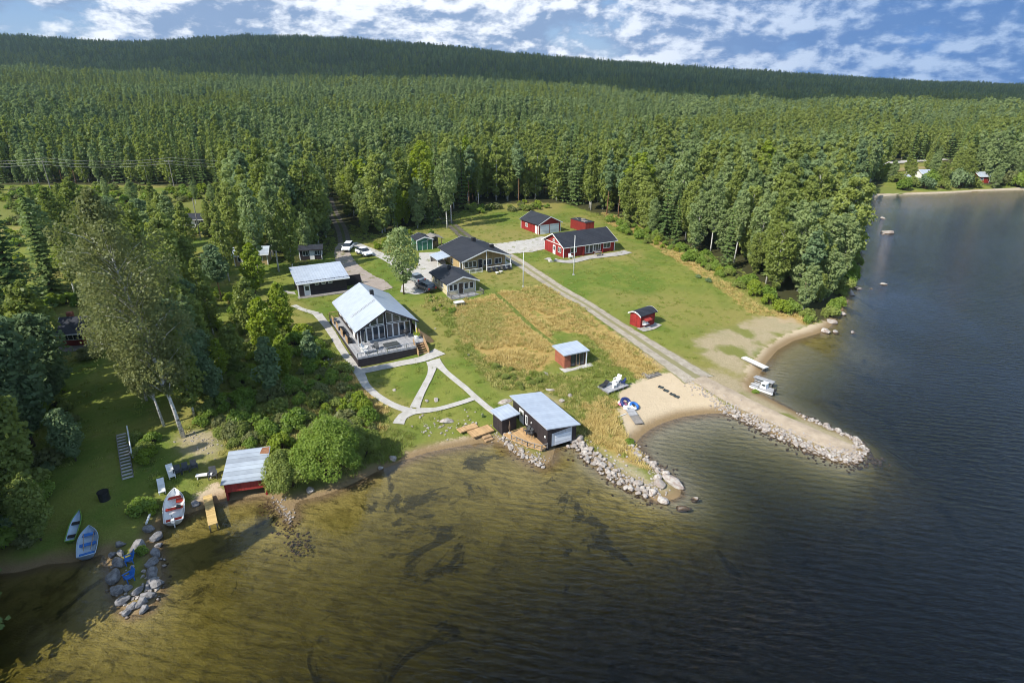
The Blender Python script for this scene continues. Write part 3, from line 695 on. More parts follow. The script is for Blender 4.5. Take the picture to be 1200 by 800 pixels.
def gable_y(p, W, D, he, hr, ov, ovf, ovb, roof, wall, trim='white', base=-.5, x0=0, y0=0, xr=None, th=.14, gable=None):
    """ridge runs front to back; he wall height at the eaves, hr at the ridge"""
    xr = W/2 if xr is None else xr
    MB().prism([(x0,y0,base),(x0+W,y0,base),(x0+W,y0,he),(x0+xr,y0,hr),(x0,y0,he)], (0,D,0)).build('wall', M[wall], p)
    sl, sr = (hr-he)/xr, (hr-he)/(W-xr); e = .02
    A = [(x0-ov,he-ov*sl+th+e),(x0+xr,hr+th+e),(x0+W+ov,he-ov*sr+th+e)]
    m = MB(); ya, yb = y0-ovf, y0+D+ovb
    m.prism([(A[0][0],ya,A[0][1]),(A[1][0],ya,A[1][1]),(A[2][0],ya,A[2][1]),(A[2][0],ya,A[2][1]-th),(A[1][0],ya,A[1][1]-th),(A[0][0],ya,A[0][1]-th)], (0,yb-ya,0))
    rf = m.build('roof', M[roof], p)
    for yy in (ya-.035, yb+.005):
        b = MB(); q = .2
        for (xa,za),(xb,zb) in ((A[0],A[1]),(A[1],A[2])):
            b.prism([(xa,yy,za+.02),(xb,yy,zb+.02),(xb,yy,zb-q),(xa,yy,za-q)], (0,.03,0))
        b.build('bargeboard', M[trim], p)
    return rf, A
def gable_x(p, W, D, he, hr, ov, ovf, roof, wall, trim='white', base=-.5, th=.14, ovb=None):
    ovb = ovf if ovb is None else ovb
    MB().prism([(0,0,base),(0,D,base),(0,D,he),(0,D/2,hr),(0,0,he)], (W,0,0)).build('wall', M[wall], p)
    s = (hr-he)/(D/2); e = .02
    A = [(-ovf,he-ovf*s+th+e),(D/2,hr+th+e),(D+ovb,he-ovb*s+th+e)]
    rf = MB().prism([(-ov,y,z) for y,z in A]+[(-ov,y,z-th) for y,z in A[::-1]], (W+2*ov,0,0)).build('roof', M[roof], p)
    for xx in (-ov-.035, W+ov+.005):
        b = MB()
        for (ya,za),(yb,zb) in ((A[0],A[1]),(A[1],A[2])): b.prism([(xx,ya,za+.02),(xx,yb,zb+.02),(xx,yb,zb-.2),(xx,ya,za-.2)], (.03,0,0))
        b.build('bargeboard', M[trim], p)
    b = MB(); b.box(-ov, W+ov, -ovf-.07, -ovf-.005, A[0][1]-.14, A[0][1]-.02); b.build('gutter', M[trim], p)
    return rf, A
def corner_boards(p, W, D, h, m='white', x0=0, y0=0, base=-.2):
    for x, y in ((x0,y0),(x0+W,y0),(x0,y0+D),(x0+W,y0+D)):
        MB().box(x-.07, x+.07, y-.07, y+.07, base, h).build('corner_board', M[m], p)
def railing(p, pts, h, m, gap=.12, name='railing', post=1.4, glassy=False):
    b = MB()
    for a, c in zip(pts[:-1], pts[1:]):
        a, c = np.array(a,float), np.array(c,float); L = np.hypot(*(c-a)[:2]); n = max(1, round(L/post))
        for i in range(n+1): q = a+(c-a)*i/n; b.box(q[0]-.045, q[0]+.045, q[1]-.045, q[1]+.045, q[2], q[2]+h)
        up = np.array([0,0,h-.04])
        b.tube([a+up, c+up], .05, 4); b.tube([a+[0,0,.12], c+[0,0,.12]], .03, 4)
        k = int(L/gap)
        for i in range(1, k): q = a+(c-a)*i/k; b.tube([q+[0,0,.12], q+up], .018, 3, False)
    return b.build(name, M[m], p)
# === the large dark house with the glazed gable and deck
FM = Frame((-20.12,70.65), 2.0, 28)
H = FM.thing('lake_house', 'large dark house with pale metal roof and glazed gable over a raised deck', 'house')
rf, A = gable_y(H, 7.75, 12.2, 3.62, 5.75, .62, 1.25, .6, 'tin_y', 'darkv', 'dark', -.6, 1.53, 4.98, 3.85, .12)
MB().box(8.6-3.3, 8.75-3.3+.35, 11.2, 11.7, 5.3, 6.45).build('chimney', M['black'], rf)
b = MB()
for x in (0,.35):
    b.tube([(1.6,8.6+x,A[0][1]+.42),(5.2,8.6+x,A[1][1]-.02)], .03, 4)
for i in range(12): q = i/11; b.tube([(1.6+3.6*q,8.6,A[0][1]+.42+(A[1][1]-A[0][1]-.44)*q),(1.6+3.6*q,8.95,A[0][1]+.42+(A[1][1]-A[0][1]-.44)*q)], .02, 4)
b.build('roof_ladder', M['steel'], rf)
MB().box(.85, .97, 3.8, 17.7, A[0][1]-.16, A[0][1]-.03).build('gutter', M['tin'], H)
# lower row of tall panes, upper row under the gable
f = facemap('front', 7.75, 12.2, 1.53, 4.98)
for g0 in (.25, 4.0):
    for i in range(4): window(H, f, g0+i*.87, 1.3, .85, 2.05, 1, rows=1)
def gable_pane(u0, u1, zl):
    top = lambda u: (3.62+(5.75-3.62)*min(u/3.85, (7.75-u)/3.9))-.30
    if top(u0) < zl+.12 and top(u1) < zl+.12: return
    P = [(u0,zl),(u1,zl)]+([(u1,top(u1))] if top(u1) > zl+.05 else [])+([(u0,top(u0))] if top(u0) > zl+.05 else [])
    o = MB().prism([f(u,.003,z) for u,z in P], (0,-.03,0)).build('window', M['white'], H)
    c = np.mean(P, 0); Q = [tuple(c+(np.array(q)-c)*.84) for q in P]
    MB().prism([f(u,.035,z) for u,z in Q], (0,-.012,0)).build('pane', M['glass'], o)
for u0, u1 in ((.7,1.7),(1.75,2.75),(2.8,3.7),(4.0,4.9),(4.95,5.95),(6.0,7.05)): gable_pane(u0, u1, 3.45)
for i in range(4): window(H, facemap('left',7.75,12.2,1.53,4.98), 1.0+i*2.7, 1.9, 1.3, 1.2, 2)
door(H, facemap('left',7.75,12.2,1.53,4.98), 9.2, 1.27, .95, 2.0, 'white')
for i in range(2): window(H, facemap('right',7.75,12.2,1.53,4.98), 4+i*3, 1.9, 1.3, 1.1, 2)
# deck
b = MB(); b.box(0,8.05,0,5.0,1.12,1.25); b.box(8.05,9.9,1.45,5.0,1.12,1.25); b.box(0,1.55,5.0,16.6,1.12,1.25); b.build('deck', M['greydeck'], H)
b = MB(); b.box(.05,8.0,.03,.11,-.6,1.11); b.box(.03,.11,.11,16.5,-.6,1.11); b.box(8.05,8.12,.1,1.5,-.6,1.11); b.box(8.1,9.85,1.5,1.58,-.6,1.11); b.box(9.8,9.87,1.6,5,-.6,1.11); b.build('deck_skirt', M['dark'], H)
railing(H, [(.06,.06,1.25),(8.0,.06,1.25)], .75, 'steel', .5)
b = MB()
for y in (5.4,8.2,11.0,13.8): b.box(.06,.14,y,y+1.3,1.25,2.2)
b.build('screen', M['wood'], H)
b = MB(); b.box(.3,.75,5.2,7.6,1.6,1.68); b.box(.3,.75,9.0,11.5,1.6,1.68); b.box(.35,.7,5.4,5.5,1.25,1.6); b.box(.35,.7,7.3,7.4,1.25,1.6); b.box(.35,.7,9.3,9.4,1.25,1.6); b.box(.35,.7,11.2,11.3,1.25,1.6); b.build('bench', M['black'], H)
b = MB()
for i in range(6): z = 1.22-.2*(i+1); b.box(8.15,9.5,1.4-.33*(i+1),1.4-.33*i,z,z+.05); b.box(8.15,9.5,1.36-.33*i,1.39-.33*i,z-.15,z)
b.build('stair', M['wood'], H)
for x in (8.1,9.6): MB().prism([(x,1.45,1.1),(x,-.6,-.1),(x,-.6,.85),(x,1.45,2.1)], (.06,0,0)).build('stair_railing', M['wood'], H)
b = MB()
for i in range(5): z = 1.2-.22*(i+1); b.box(9.9+.3*i,9.9+.3*(i+1),2.4,3.5,z,z+.05)
b.build('stair', M['wood'], H)
for y in (2.34,3.5): MB().prism([(9.9,y,1.1),(11.4,y,-.1),(11.4,y,.8),(9.9,y,2.1)], (0,.06,0)).build('stair_railing', M['wood'], H)
railing(H, [(0.05,16.55,1.25),(1.6,16.55,1.25)], 1.0, 'wood', .14)
for x in (1.2, 9.5): MB().box(x-.06,x+.06,3.95,4.07,1.25,3.5).build('post', M['white'], H)
b = MB(); b.box(9.85,9.9,3.6,8,1.2,2.2); b.build('screen', M['wood'], H)
# === outbuilding with mono-pitch metal roof
F2 = Frame((-35.7,95.6), 3.15, 27)
S = F2.thing('bath_house', 'long dark outbuilding with single slope pale metal roof and white door', 'outbuilding')
W, D = 7.9, 6.0
MB().prism([(0,0,-.5),(0,D,-.5),(0,D,3.35),(0,0,2.45)], (W,0,0)).build('wall', M['dark'], S)
MB().prism([(-.5,-.6,2.38),(-.5,D+.5,3.46),(-.5,D+.5,3.58),(-.5,-.6,2.5)], (W+1,0,0)).build('roof', M['tin'], S)
b = MB(); b.tube([(-.45,-.2,2.66),(W+.45,-.2,2.66)], .035, 4)
for i in range(12): b.box(-.3+i*.77,-.2+i*.77,-.22,-.18,2.56,2.66)
b.build('snow_rail', M['black'], S)
MB().box(-.5,W+.5,-.69,-.61,2.3,2.42).build('gutter', M['white'], S)
f = facemap('front', W, D)
door(S, f, .75, 0, 1.0, 2.05, 'white', 'white', True)
for u in (2.6,3.7,4.8): window(S, f, u, 1.75, .7, .4)
MB().box(-.5,W+.2,-1.3,-.02,-.05,.14).build('step', M['oldwood'], S)
MB().box(W+.02,W+3.0,2.4,2.6,-.4,1.9).build('wing_wall', M['dark'], S)
MB().box(-.3,-.15,-.4,-.25,0,2.3).build('post', M['white'], S)
MB().box(-3.6,-.5,-.2,4.5,-.2,.12).build('terrace', M['edging'], S)
# === cream house with wide porch gable
F3 = Frame((-9.9,110.2), 2.95, 27)
S = F3.thing('cream_house', 'cream house with black gable roof and white railed porch full of furniture', 'house')
W, D = 9.6, 10.2
rf, A = gable_y(S, W, D, 2.75, 4.35, .5, 2.1, .4, 'tile', 'ochre', 'white', -.5)
MB().box(5.3,6.0,6.0,6.6,3.9,5.0).build('chimney', M['black'], rf)
MB().box(7.6,8.4,2.6,3.2,3.2,4.1).build('chimney', M['black'], rf)
f = facemap('front', W, D)
for u in (.9,1.75,2.6): window(S, f, u, .85, .8, 1.25)
door(S, f, 3.7, .3, .95, 2.0, 'dark', 'white')
window(S, f, 4.9, .9, 1.7, 1.2, 3); window(S, f, 7.3, .9, 1.5, 1.2, 2)
MB().box(-.3,W+.3,-2.3,-.02,-.4,.28).build('deck', M['greydeck'], S)
railing(S, [(-.25,-.1,.28),(-.25,-2.25,.28),(3.6,-2.25,.28)], .9, 'white', .16)
railing(S, [(4.6,-2.25,.28),(W+.25,-2.25,.28),(W+.25,-.1,.28)], .9, 'white', .16)
for x in (-.2,4.7,W+.2): MB().box(x-.07,x+.07,-2.0,-1.86,.28,2.7 if x != 4.7 else 4.1).build('post', M['white'], S)
corner_boards(S, W, D, 2.7)
for u in (2,5.5): window(S, facemap('left',W,D), u, .9, 1.2, 1.1, 2)
c = MB().prism([(-3.3,3.4,2.05),(-.55,3.4,2.5),(-.55,3.4,2.62),(-3.3,3.4,2.17)], (0,4.6,0)).build('carport_roof', M['tin'], S)
for y in (3.6,7.8): MB().box(-3.2,-3.1,y,y+.1,-.1,2.05).build('post', M['white'], S)
b = MB(); b.box(-3.1,-.5,7.9,8.0,0,2.1); b.build('carport_wall', M['oldwood'], S)
# === small cream cottage
F4 = Frame((-11.0,96.9), 2.9, 28)
S = F4.thing('guest_cottage', 'small cream cottage with black roof and a fenced terrace before its gable', 'cottage')
W, D = 5.2, 7.2
rf, A = gable_y(S, W, D, 2.3, 3.2, .45, 1.0, .4, 'tile', 'cream', 'white', -.5)
MB().box(2.2,2.7,4.6,5.1,2.9,3.9).build('chimney', M['black'], rf)
f = facemap('front', W, D)
for u in (.3,1.1): window(S, f, u, .75, .75, 1.2)
door(S, f, 2.05, .1, .9, 1.95, 'bark', 'white')
for u in (3.1,4.1): window(S, f, u, .75, .8, 1.2)
corner_boards(S, W, D, 2.25)
for u in (1.5,4.3): window(S, facemap('left',W,D), u, .9, 1.1, 1.0, 2)
MB().box(-.2,W+.6,-2.3,-.02,-.4,.1).build('deck', M['greydeck'], S)
railing(S, [(-.15,-.3,.1),(-.15,-2.25,.1),(W+.55,-2.25,.1),(W+.55,-.8,.1)], .8, 'oldwood', .14)
# === green shed and open wood shed
_h = hit(489,294); F5 = Frame(_h[:2], _h[2], 25)
S = F5.thing('garden_shed', 'green board shed with white framed door under the birches', 'shed')
gable_y(S, 3.4, 4.0, 2.2, 2.75, .2, .3, .2, 'tile', 'green', 'white', -.4); corner_boards(S, 3.4, 4.0, 2.15)
door(S, facemap('front',3.4,4.0), 1.1, 0, 1.2, 1.9, 'green', 'white')
_h = hit(502.5,292); F5b = Frame(_h[:2], _h[2], 25)
S = F5b.thing('wood_shed', 'open fronted wood shed stacked with firewood beside the green shed', 'shed')
for x, y in ((0,0),(2.9,0),(0,2.6),(2.9,2.6)): MB().box(x-.06,x+.06,y-.06,y+.06,-.3,2.1).build('post', M['wood'], S)
b = MB(); b.box(0,2.9,2.6,2.7,-.2,2.1); b.box(-.02,.05,.1,2.6,-.2,2.1); b.build('wall', M['oldwood'], S)
MB().prism([(-.4,-.5,2.05),(1.45,-.5,2.7),(3.3,-.5,2.05),(3.3,-.5,2.15),(1.45,-.5,2.8),(-.4,-.5,2.15)], (0,3.5,0)).build('roof', M['oldwood'], S)
b = MB()
for i in range(5):
    for j in range(9): b.tube([(.3+j*.28,1.3,.15+i*.24),(.3+j*.28,2.4,.15+i*.24)], .12, 6)
b.build('firewood', M['wood'], S)
# === red house
F6 = Frame((10.6,120.1), 3.15, 28)
S = F6.thing('red_house', 'long red board house with black roof and white trimmed veranda windows', 'house')
W, D = 12.9, 7.6
rf, A = gable_x(S, W, D, 2.5, 4.35, .45, .6, 'tile', 'red', 'white', -.4)
f = facemap('front', W, D)
window(S, f, 1.7, .9, 1.5, 1.15, 2)
window(S, f, 5.3, .35, 1.0, 1.95, 1); window(S, f, 6.35, .35, 1.0, 1.95, 1); window(S, f, 7.4, .6, 1.9, 1.6, 3)
window(S, f, 10.0, .9, 1.8, 1.25, 2)
fl = facemap('left', W, D)
door(S, fl, 3.5, 0, 1.0, 2.05, 'white', 'white', True); window(S, fl, 5.5, .9, 1.2, 1.1, 2); window(S, fl, 3.4, 2.75, .8, .55, 2)
corner_boards(S, W, D, 2.42)
MB().box(-.03,.0,.1,D-.1,2.42,2.56).build('trim_board', M['white'], S)
MB().box(-.04,W+.04,-.04,D+.04,-.5,.0).build('foundation', M['concrete'], S)
for x in (4.6,9.6): MB().box(x-.06,x+.06,-.5,-.38,.02,2.35).build('post', M['red'], S)
# === red double garage
F7 = Frame((6.3,140.0), 3.4, 31)
S = F7.thing('garage', 'red double garage with two pale roller doors and black gable roof', 'garage')
W, D = 6.2, 7.8
gable_y(S, W, D, 2.5, 4.0, .4, .5, .3, 'tile', 'red', 'white', -.4); corner_boards(S, W, D, 2.42)
f = facemap('front', W, D)
for u in (.5,3.3):
    d_ = fbox(MB(),f,u,u+2.4,.003,.05,0,2.15).build('garage_door', M['whitedoor'], S)
    c = MB(); fbox(c,f,u-.1,u,.003,.06,0,2.25); fbox(c,f,u+2.4,u+2.5,.003,.06,0,2.25); fbox(c,f,u,u+2.4,.003,.06,2.15,2.25); c.build('door_frame', M['white'], d_)
fl = facemap('left', W, D); window(S, fl, 2.0, 1.0, 1.0, .9, 2); door(S, fl, 6.3, 0, 1.0, 2.0)
MB().box(-.03,W+.03,-.03,D+.03,-.5,.0).build('foundation', M['concrete'], S)
# === red container with things on its roof
F8 = Frame((17.5,141.6), 3.4, 31)
S = F8.thing('storage_container', 'flat topped red storage container at the wood edge behind the red house', 'container')
MB().box(0,2.6,0,6.0,-.1,2.5).build('body', M['redplate'], S)
b = MB(); b.box(-.06,2.66,-.06,6.06,2.5,2.58); b.build('roof', M['tile'], S)
b = MB(); b.box(.3,1.2,.6,2.2,2.581,2.75); b.box(1.3,2.2,2.8,3.6,2.581,2.8); b.tube([(.5,3.5,2.66),(1.2,5.5,2.66)], .07, 6); b.build('roof_clutter', M['oldwood'], S)
# === red kiosk with arched roof
F9 = Frame((19.55,84.65), 1.85, 38)
S = F9.thing('play_house', 'small red hut with curved black roof beside the gravel road', 'hut')
W, D = 3.3, 2.1
arch = [(y, 2.0+.42*math.sin(math.pi*y/D)) for y in np.linspace(0, D, 9)]
MB().prism([(0,0,-.3)]+[(0,y,z) for y,z in arch]+[(0,D,-.3)], (W,0,0)).build('wall', M['red'], S)
ar = [(y, 1.93+.50*math.sin(math.pi*(y+.25)/(D+.5))) for y in np.linspace(-.25, D+.25, 11)]
MB().prism([(-.3,y,z+.12) for y,z in ar]+[(-.3,y,z+.04) for y,z in ar[::-1]], (W+.6,0,0)).build('roof', M['tile'], S)
for x in (-.34, W+.31): MB().prism([(x,y,z+.13) for y,z in ar]+[(x,y,z-.06) for y,z in ar[::-1]], (.03,0,0)).build('bargeboard', M['white'], S)
MB().prism([(.35,-.02,1.55),(.35,-.8,1.25),(.35,-.8,1.31),(.35,-.02,1.61)], (1.5,0,0)).build('awning', M['redplate'], S)
fbox(MB(),facemap('front',W,D),.5,1.7,.003,.05,.55,1.2).build('hatch', M['white'], S)
MB().box(.45,1.75,-.4,-.02,.5,.55).build('counter', M['white'], S)
door(S, facemap('front',W,D), 2.2, 0, .8, 1.75, 'red', 'red')
drape('paved_patio', [F9.w(-.6,-.5)[:2], F9.w(1.6,-.5)[:2], F9.w(3.9,-.2)[:2]], [1.4,1.8,1.6], M['edging'], .1, world=True)
# === brick sauna with flat roof
FA = Frame((6.9,71.1), 1.58, 26)
S = FA.thing('brick_hut', 'small flat roofed brick hut with glazed corner standing in tall grass', 'hut')
W, D = 3.2, 2.5
MB().prism([(0,0,-.3),(W,0,-.3),(W,0,2.0),(0,0,2.0)], (0,D,0)).build('wall', M['brick'], S)
MB().prism([(-.35,-.4,2.03),(W+.4,-.4,2.03),(W+.4,D+.35,2.2),(-.35,D+.35,2.2)], (0,0,.14)).build('roof', M['tin'], S)
f = facemap('front', W, D)
window(S, f, .95, .1, .75, 1.85, 1, 'dark'); o = window(S, f, 1.75, .1, .6, 1.85, 1, 'wood'); window(S, f, 2.4, .1, .7, 1.85, 1, 'dark')
MB().box(W-.06,W+.06,-.35,-.25,-.1,2.03).build('post', M['white'], S)
MB().box(-.5,W+.9,-.95,-.02,-.3,.06).build('step', M['concrete'], S)
MB().box(-.55,-.05,-.3,D,-.3,.05).build('plinth', M['concrete'], S)
# === boat house on the water
FB = Frame((3.75,54.15), 0.0, 28)
S = FB.thing('boat_house', 'dark boat house with pale sloping metal roof and white door over the water', 'boat house')
W, D = 3.65, 7.7
b = MB(); b.prism([(0,.0,.45),(W,.0,.45),(W,.0,2.32),(0,.0,2.82)], (0,D,0)); b.build('wall', M['dark'], S)
MB().prism([(-.3,-.35,2.90),(W+.3,-.35,2.33),(W+.3,-.35,2.45),(-.3,-.35,3.02)], (0,D+.7,0)).build('roof', M['tin_y'], S)
b = MB()
for y in (.1,2.6,5.0,7.4):
    for x in (.12, W-.12): b.box(x-.1,x+.1,y-.1,y+.1,-1.4,.45)
b.build('piles', M['dark'], S)
b = MB(); b.box(.02,.08,.2,7.6,-.5,.44); b.box(W-.08,W-.02,.2,7.6,-.5,.44); b.build('skirt', M['dark'], S)
f = facemap('front', W, D)
d_ = fbox(MB(),f,.95,3.0,.012,.05,.5,1.68).build('garage_door', M['whitedoor'], S)
MB().prism([f(.55,.003,.47),f(3.1,.003,.47),f(3.1,.003,2.2),f(.55,.003,2.02)], (0,-.008,0)).build('door_frame', M['tin'], S)
fl = facemap('left', W, D)
door(S, fl, 1.6, .55, .95, 1.75, 'white', 'white', True); window(S, fl, 3.0, .95, .45, 1.15)
fbox(MB(),fl,7.2,7.4,.003,.1,1.5,1.7).build('lamp', M['white'], S); fbox(MB(),fl,4.3,4.42,.003,.1,1.7,1.85).build('lamp', M['white'], S)
# deck along its west side, following the shore
dk = [(-.05,.05),(-.75,-.15),(-1.75,1.2),(-2.6,3.2),(-2.9,4.6),(-.6,4.8),(-.4,6.9),(-.05,6.9)]
MB().prism([(x,y,.36) for x,y in dk], (0,0,.14)).build('deck', M['deckwood'], S)
railing(S, [(-.05,-.1,.5),(-.75,-.15,.5),(-1.75,1.2,.5),(-2.6,3.2,.5)], .6, 'oldwood', 3, post=.75)
b = MB()
for x,y in ((-.3,.1),(-.8,.1),(-1.6,1.3),(-2.3,3)): b.box(x-.08,x+.08,y-.08,y+.08,-.9,.36)
b.build('piles', M['oldwood'], S)
FC = Frame((-1.1,57.0), .3, 33)
S = FC.thing('sauna_shed', 'small dark shed with pale roof attached beside the boat house deck', 'shed')
MB().prism([(0,0,-.5),(1.9,0,-.5),(1.9,0,2.05),(0,0,1.95)], (0,.1,0)).build('wall', M['darkv'], S).hide_render = False
b = MB(); b.box(0,.1,.1,1.9,-.5,2.0); b.box(.1,1.9,1.8,1.9,-.5,2.1); b.build('wall', M['darkv'], S)
b = MB(); b.box(1.8,1.9,.1,.5,-.5,2.0); b.build('wall', M['darkv'], S)
MB().prism([(-.3,-.35,2.0),(2.2,-.35,2.08),(2.2,2.1,2.2),(-.3,2.1,2.12)], (0,0,.1)).build('roof', M['tin'], S)
MB().box(.1,1.75,.1,1.75,.1,.2).build('floor', M['deckwood'], S)
FD = Frame((-2.75,57.6), .3, 33)
S = FD.thing('wooden_deck', 'fresh tan plank deck with steps leading to the boat house', 'deck')
b = MB(); b.box(-2.1,.6,-.5,.95,.14,.28); b.build('platform', M['deckwood'], S)
b = MB(); b.box(-2.9,-.6,.97,1.9,.28,.40); b.build('platform', M['deckwood'], S)
b = MB(); b.box(-1.1,-.1,-1.1,-.62,-.05,.1); b.box(-1.1,-.1,-1.5,-1.12,-.2,-.06); b.build('step', M['wood'], S)
# === red boat shed on the west shore
FE = Frame((-26.85,45.95), 0.05, 14)
S = FE.thing('boat_shed', 'old red boat shed open to the water with rusty grey metal roof', 'boat shed')
W, D = 3.55, 4.1
b = MB(); b.box(0,.12,0,D,-.4,1.95); b.box(W-.12,W,0,D,-.4,1.95); b.box(.12,W-.12,D-.12,D,-.2,2.3); b.build('wall', M['red'], S)
MB().prism([(-.02,-.05,.85),(W+.02,-.05,.85),(W+.02,-.05,1.92),(-.02,-.05,1.92)], (0,.05,0)).build('front_board', M['redplate'], S)
MB().prism([(-.2,-.45,1.98),(W+.15,-.45,1.98),(W+.15,D+.3,2.52),(-.2,D+.3,2.52)], (0,0,.09)).build('roof', M['tin_rust'], S)
MB().prism([(W-.75,D-.75,2.505),(W+.1,D-.85,2.494),(W+.1,D+.2,2.611),(W-.6,D+.15,2.605)], (0,0,.008)).build('rust_patch', M['rust'], S)
for x in (.06, W-.06): MB().box(x-.09,x+.09,-.06,.12,-.5,1.9).build('post', M['red'], S)
# === red cottage on the west lawn
FG = Frame((-61.9,75.3), 2.95, 12)
S = FG.thing('red_cottage', 'red cottage with dark roof and white window band among tall birches', 'cottage')
W, D = 7.4, 4.6
rf, A = gable_x(S, W, D, 2.25, 3.35, .4, .8, 'tile', 'red', 'white', -.5)
f = facemap('front', W, D); window(S, f, .4, .85, 2.5, 1.15, 4); door(S, f, 3.5, .05, .95, 1.95, 'white'); window(S, f, 4.9, .9, 1.5, 1.0, 2)
MB().box(.4,1.1,2.5,3.1,2.9,4.0).build('chimney', M['brick'], rf)
MB().box(-.6,W,-2.0,-.02,-.3,.05).build('terrace', M['oldwood'], S)
# === cottages glimpsed between the garden trees
def cabin(px, py, a, W, D, label, wall, roof, he=2.2, hr=3.1, trim='white', zup=0):
    h = hit(px, py); F = Frame(h[:2], h[2]+zup, a); S = F.thing('cabin', label, 'cabin')
    gable_x(S, W, D, he, hr, .4, .5, roof, wall, trim, -.6); f = facemap('front', W, D)
    window(S, f, .6, .85, 1.1, 1.0, 2); door(S, f, W*.45, 0, .9, 1.95, 'white'); window(S, f, W*.68, .85, 1.1, 1.0, 2); corner_boards(S, W, D, he-.06)
    return F, S
cabin(276, 312, 12, 6.0, 4.0, 'brown cabin with white eaves half hidden behind the lone pine', 'ochre', 'tin_rust')
cabin(271, 290, 20, 3.0, 2.6, 'narrow brown shed with pale roof behind the brown cabin', 'brick', 'tin', 2.2, 2.6)
cabin(138, 272, 10, 6.5, 4.5, 'cabin with pale tiled roof glimpsed behind the tall birches', 'ochre', 'tin')
cabin(160, 262, 14, 4.5, 3.0, 'low shed with white metal roof between garden trees', 'oldwood', 'tin', 1.9, 2.3)
cabin(214, 268, 10, 5.0, 4.0, 'dark cabin in shade beside the light utility pole', 'dark', 'tile')
F_, S_ = cabin(352, 305, 15, 4.2, 3.4, 'black shed in the wood shade behind the long dark outbuilding', 'dark', 'tile', 2.1, 2.5, 'dark')
cabin(1079, 210, 5, 5.5, 4, 'white roofed boathouse among bushes near the far shore', 'white', 'tin', 2.2, 3.3)
cabin(1146, 214, 0, 9, 5, 'red cottage with pale roof among trees on the far shore', 'red', 'tin', 2.4, 3.6)
cabin(1050, 213, 0, 5, 4, 'low grey shed on the far shore lawn', 'oldwood', 'tin', 1.8, 2.4)
# ------------------------------------------------------------------ single trees and bushes that can be told apart
def tree_at(kind, px, py, h, label, group=None, wf=1.0, v=0, meshes=None, ph=None, tilt=None, rz=None):
    x, y, z = hit(px, py); return plant(kind, v, x, y, h, label, group, wf, rz, z, meshes, ph, tilt)
OLD = [broadleaf('old_birch', 26, 4.6, .24, 21000, .14, 95, leaf='oldleaf', lean=.01, droop=.8, shape=(.5,.6), tr=.2, irr=1), broadleaf('old_birch', 24, 4.2, .2, 18000, .14, 85, leaf='oldleaf', lean=.02, droop=.8, shape=(.45,.7), tr=.17, irr=1)]
DENSE = [broadleaf('round_tree', 12, 3.0, .12, 5500, .25, 34, 'bark', 'pineleaf', shape=(.5,.7)), broadleaf('round_tree', 12, 2.8, .08, 5500, .25, 34, 'bark', 'birchleaf', shape=(.45,.8)), broadleaf('round_tree', 10, 2.4, .1, 4500, .24, 30, 'bark', 'limeleaf', shape=(.45,.9))]
BIGSP = [spruce('big_spruce', 24, 4.4, 26, 13, 7, .48), spruce('big_spruce', 22, 3.8, 24, 12, 7, .48)]
LONE = broadleaf('lone_tree', 11.5, 3.3, .22, 2600, .24, 30, 'bark', 'aspenleaf', shape=(.5,.7))
PINE = [broadleaf('garden_pine', 10, 2.0, .36, 3200, .22, 22, 'pinebark', 'pineleaf', .02, (.4,.8)), broadleaf('garden_pine', 8, 1.7, .2, 2800, .22, 20, 'pinebark', 'pineleaf', .02, (.35,1.0))]
tree_at('birch', 214, 514, 26.5, 'tallest dusty old birch with leaning white trunk on the west lawn', wf=1.0, meshes=OLD[0], ph=26, rz=0, tilt=(.02,-.10))
tree_at('birch', 190, 500, 22, 'old birch leaning left beside the tallest birch', wf=.85, meshes=OLD[1], ph=24, rz=0, tilt=(0,-.10))
tree_at('birch', 172, 468, 21, 'old birch with hanging twigs right of the red cottage', wf=.95, meshes=OLD[1], ph=24, rz=4.0)
tree_at('birch', 150, 420, 19, 'old birch standing behind the red cottage chimney side', wf=1.0, meshes=OLD[0], ph=26, rz=3.3)
tree_at('birch', 196, 452, 13, 'young birch between the old birches and the dark pine', wf=1.1, v=2)
tree_at('birch', 226, 488, 11, 'bright young birch at the foot of the tallest birch', wf=1.25, v=4)
tree_at('pine_tree', 222, 470, 12.5, 'dense dark pine right of the old birches', wf=1.0, meshes=DENSE[0], ph=12)['category'] = 'pine tree'
tree_at('broadleaf_tree', 205, 352, 14, 'tall bushy tree behind the old birches', wf=.95, meshes=DENSE[1], ph=12)['category'] = 'tree'
tree_at('broadleaf_tree', 172, 345, 15, 'leafy tree left of the tall bushy tree in the garden', wf=.9, meshes=DENSE[1], ph=12)['category'] = 'tree'
tree_at('spruce', 190, 366, 14, 'narrow dark spruce in the garden between leafy trees', wf=.8, v=2)
tree_at('broadleaf_tree', 120, 300, 12, 'broad tree beside the pale roofed garden cabin', wf=1.1, meshes=DENSE[0], ph=12)['category'] = 'tree'
for px, py, h, w, l in ((28,372,23,1.0,'huge dark spruce nearest the red cottage on the left edge'),(-12,352,24,1.05,'huge dark spruce cut by the left picture edge'),(62,345,19,.9,'dark spruce behind the red cottage roof'),(-30,420,23,1.0,'shaded spruce low on the left picture edge'),(8,440,17,.9,'shaded spruce on the dark lawn left of the red cottage')):
    tree_at('spruce', px, py, h, l, wf=w*1.3, meshes=BIGSP[rnd.randrange(2)], ph=24)
for px, py, h, m_, l in ((38,522,14,0,'shaded dense tree on the dark lawn, upper of the left edge group'),(14,590,13,1,'shaded dense tree low on the left edge above the bay'),(66,474,11,0,'shaded dense tree left of the lit lawn streaks'),(50,438,12,1,'shaded leafy tree below the red cottage terrace'),(88,540,6,0,'low shaded tree standing out on the dark lawn')):
    tree_at('broadleaf_tree', px, py, h, l, wf=1.1, meshes=DENSE[m_], ph=12)['category'] = 'tree'
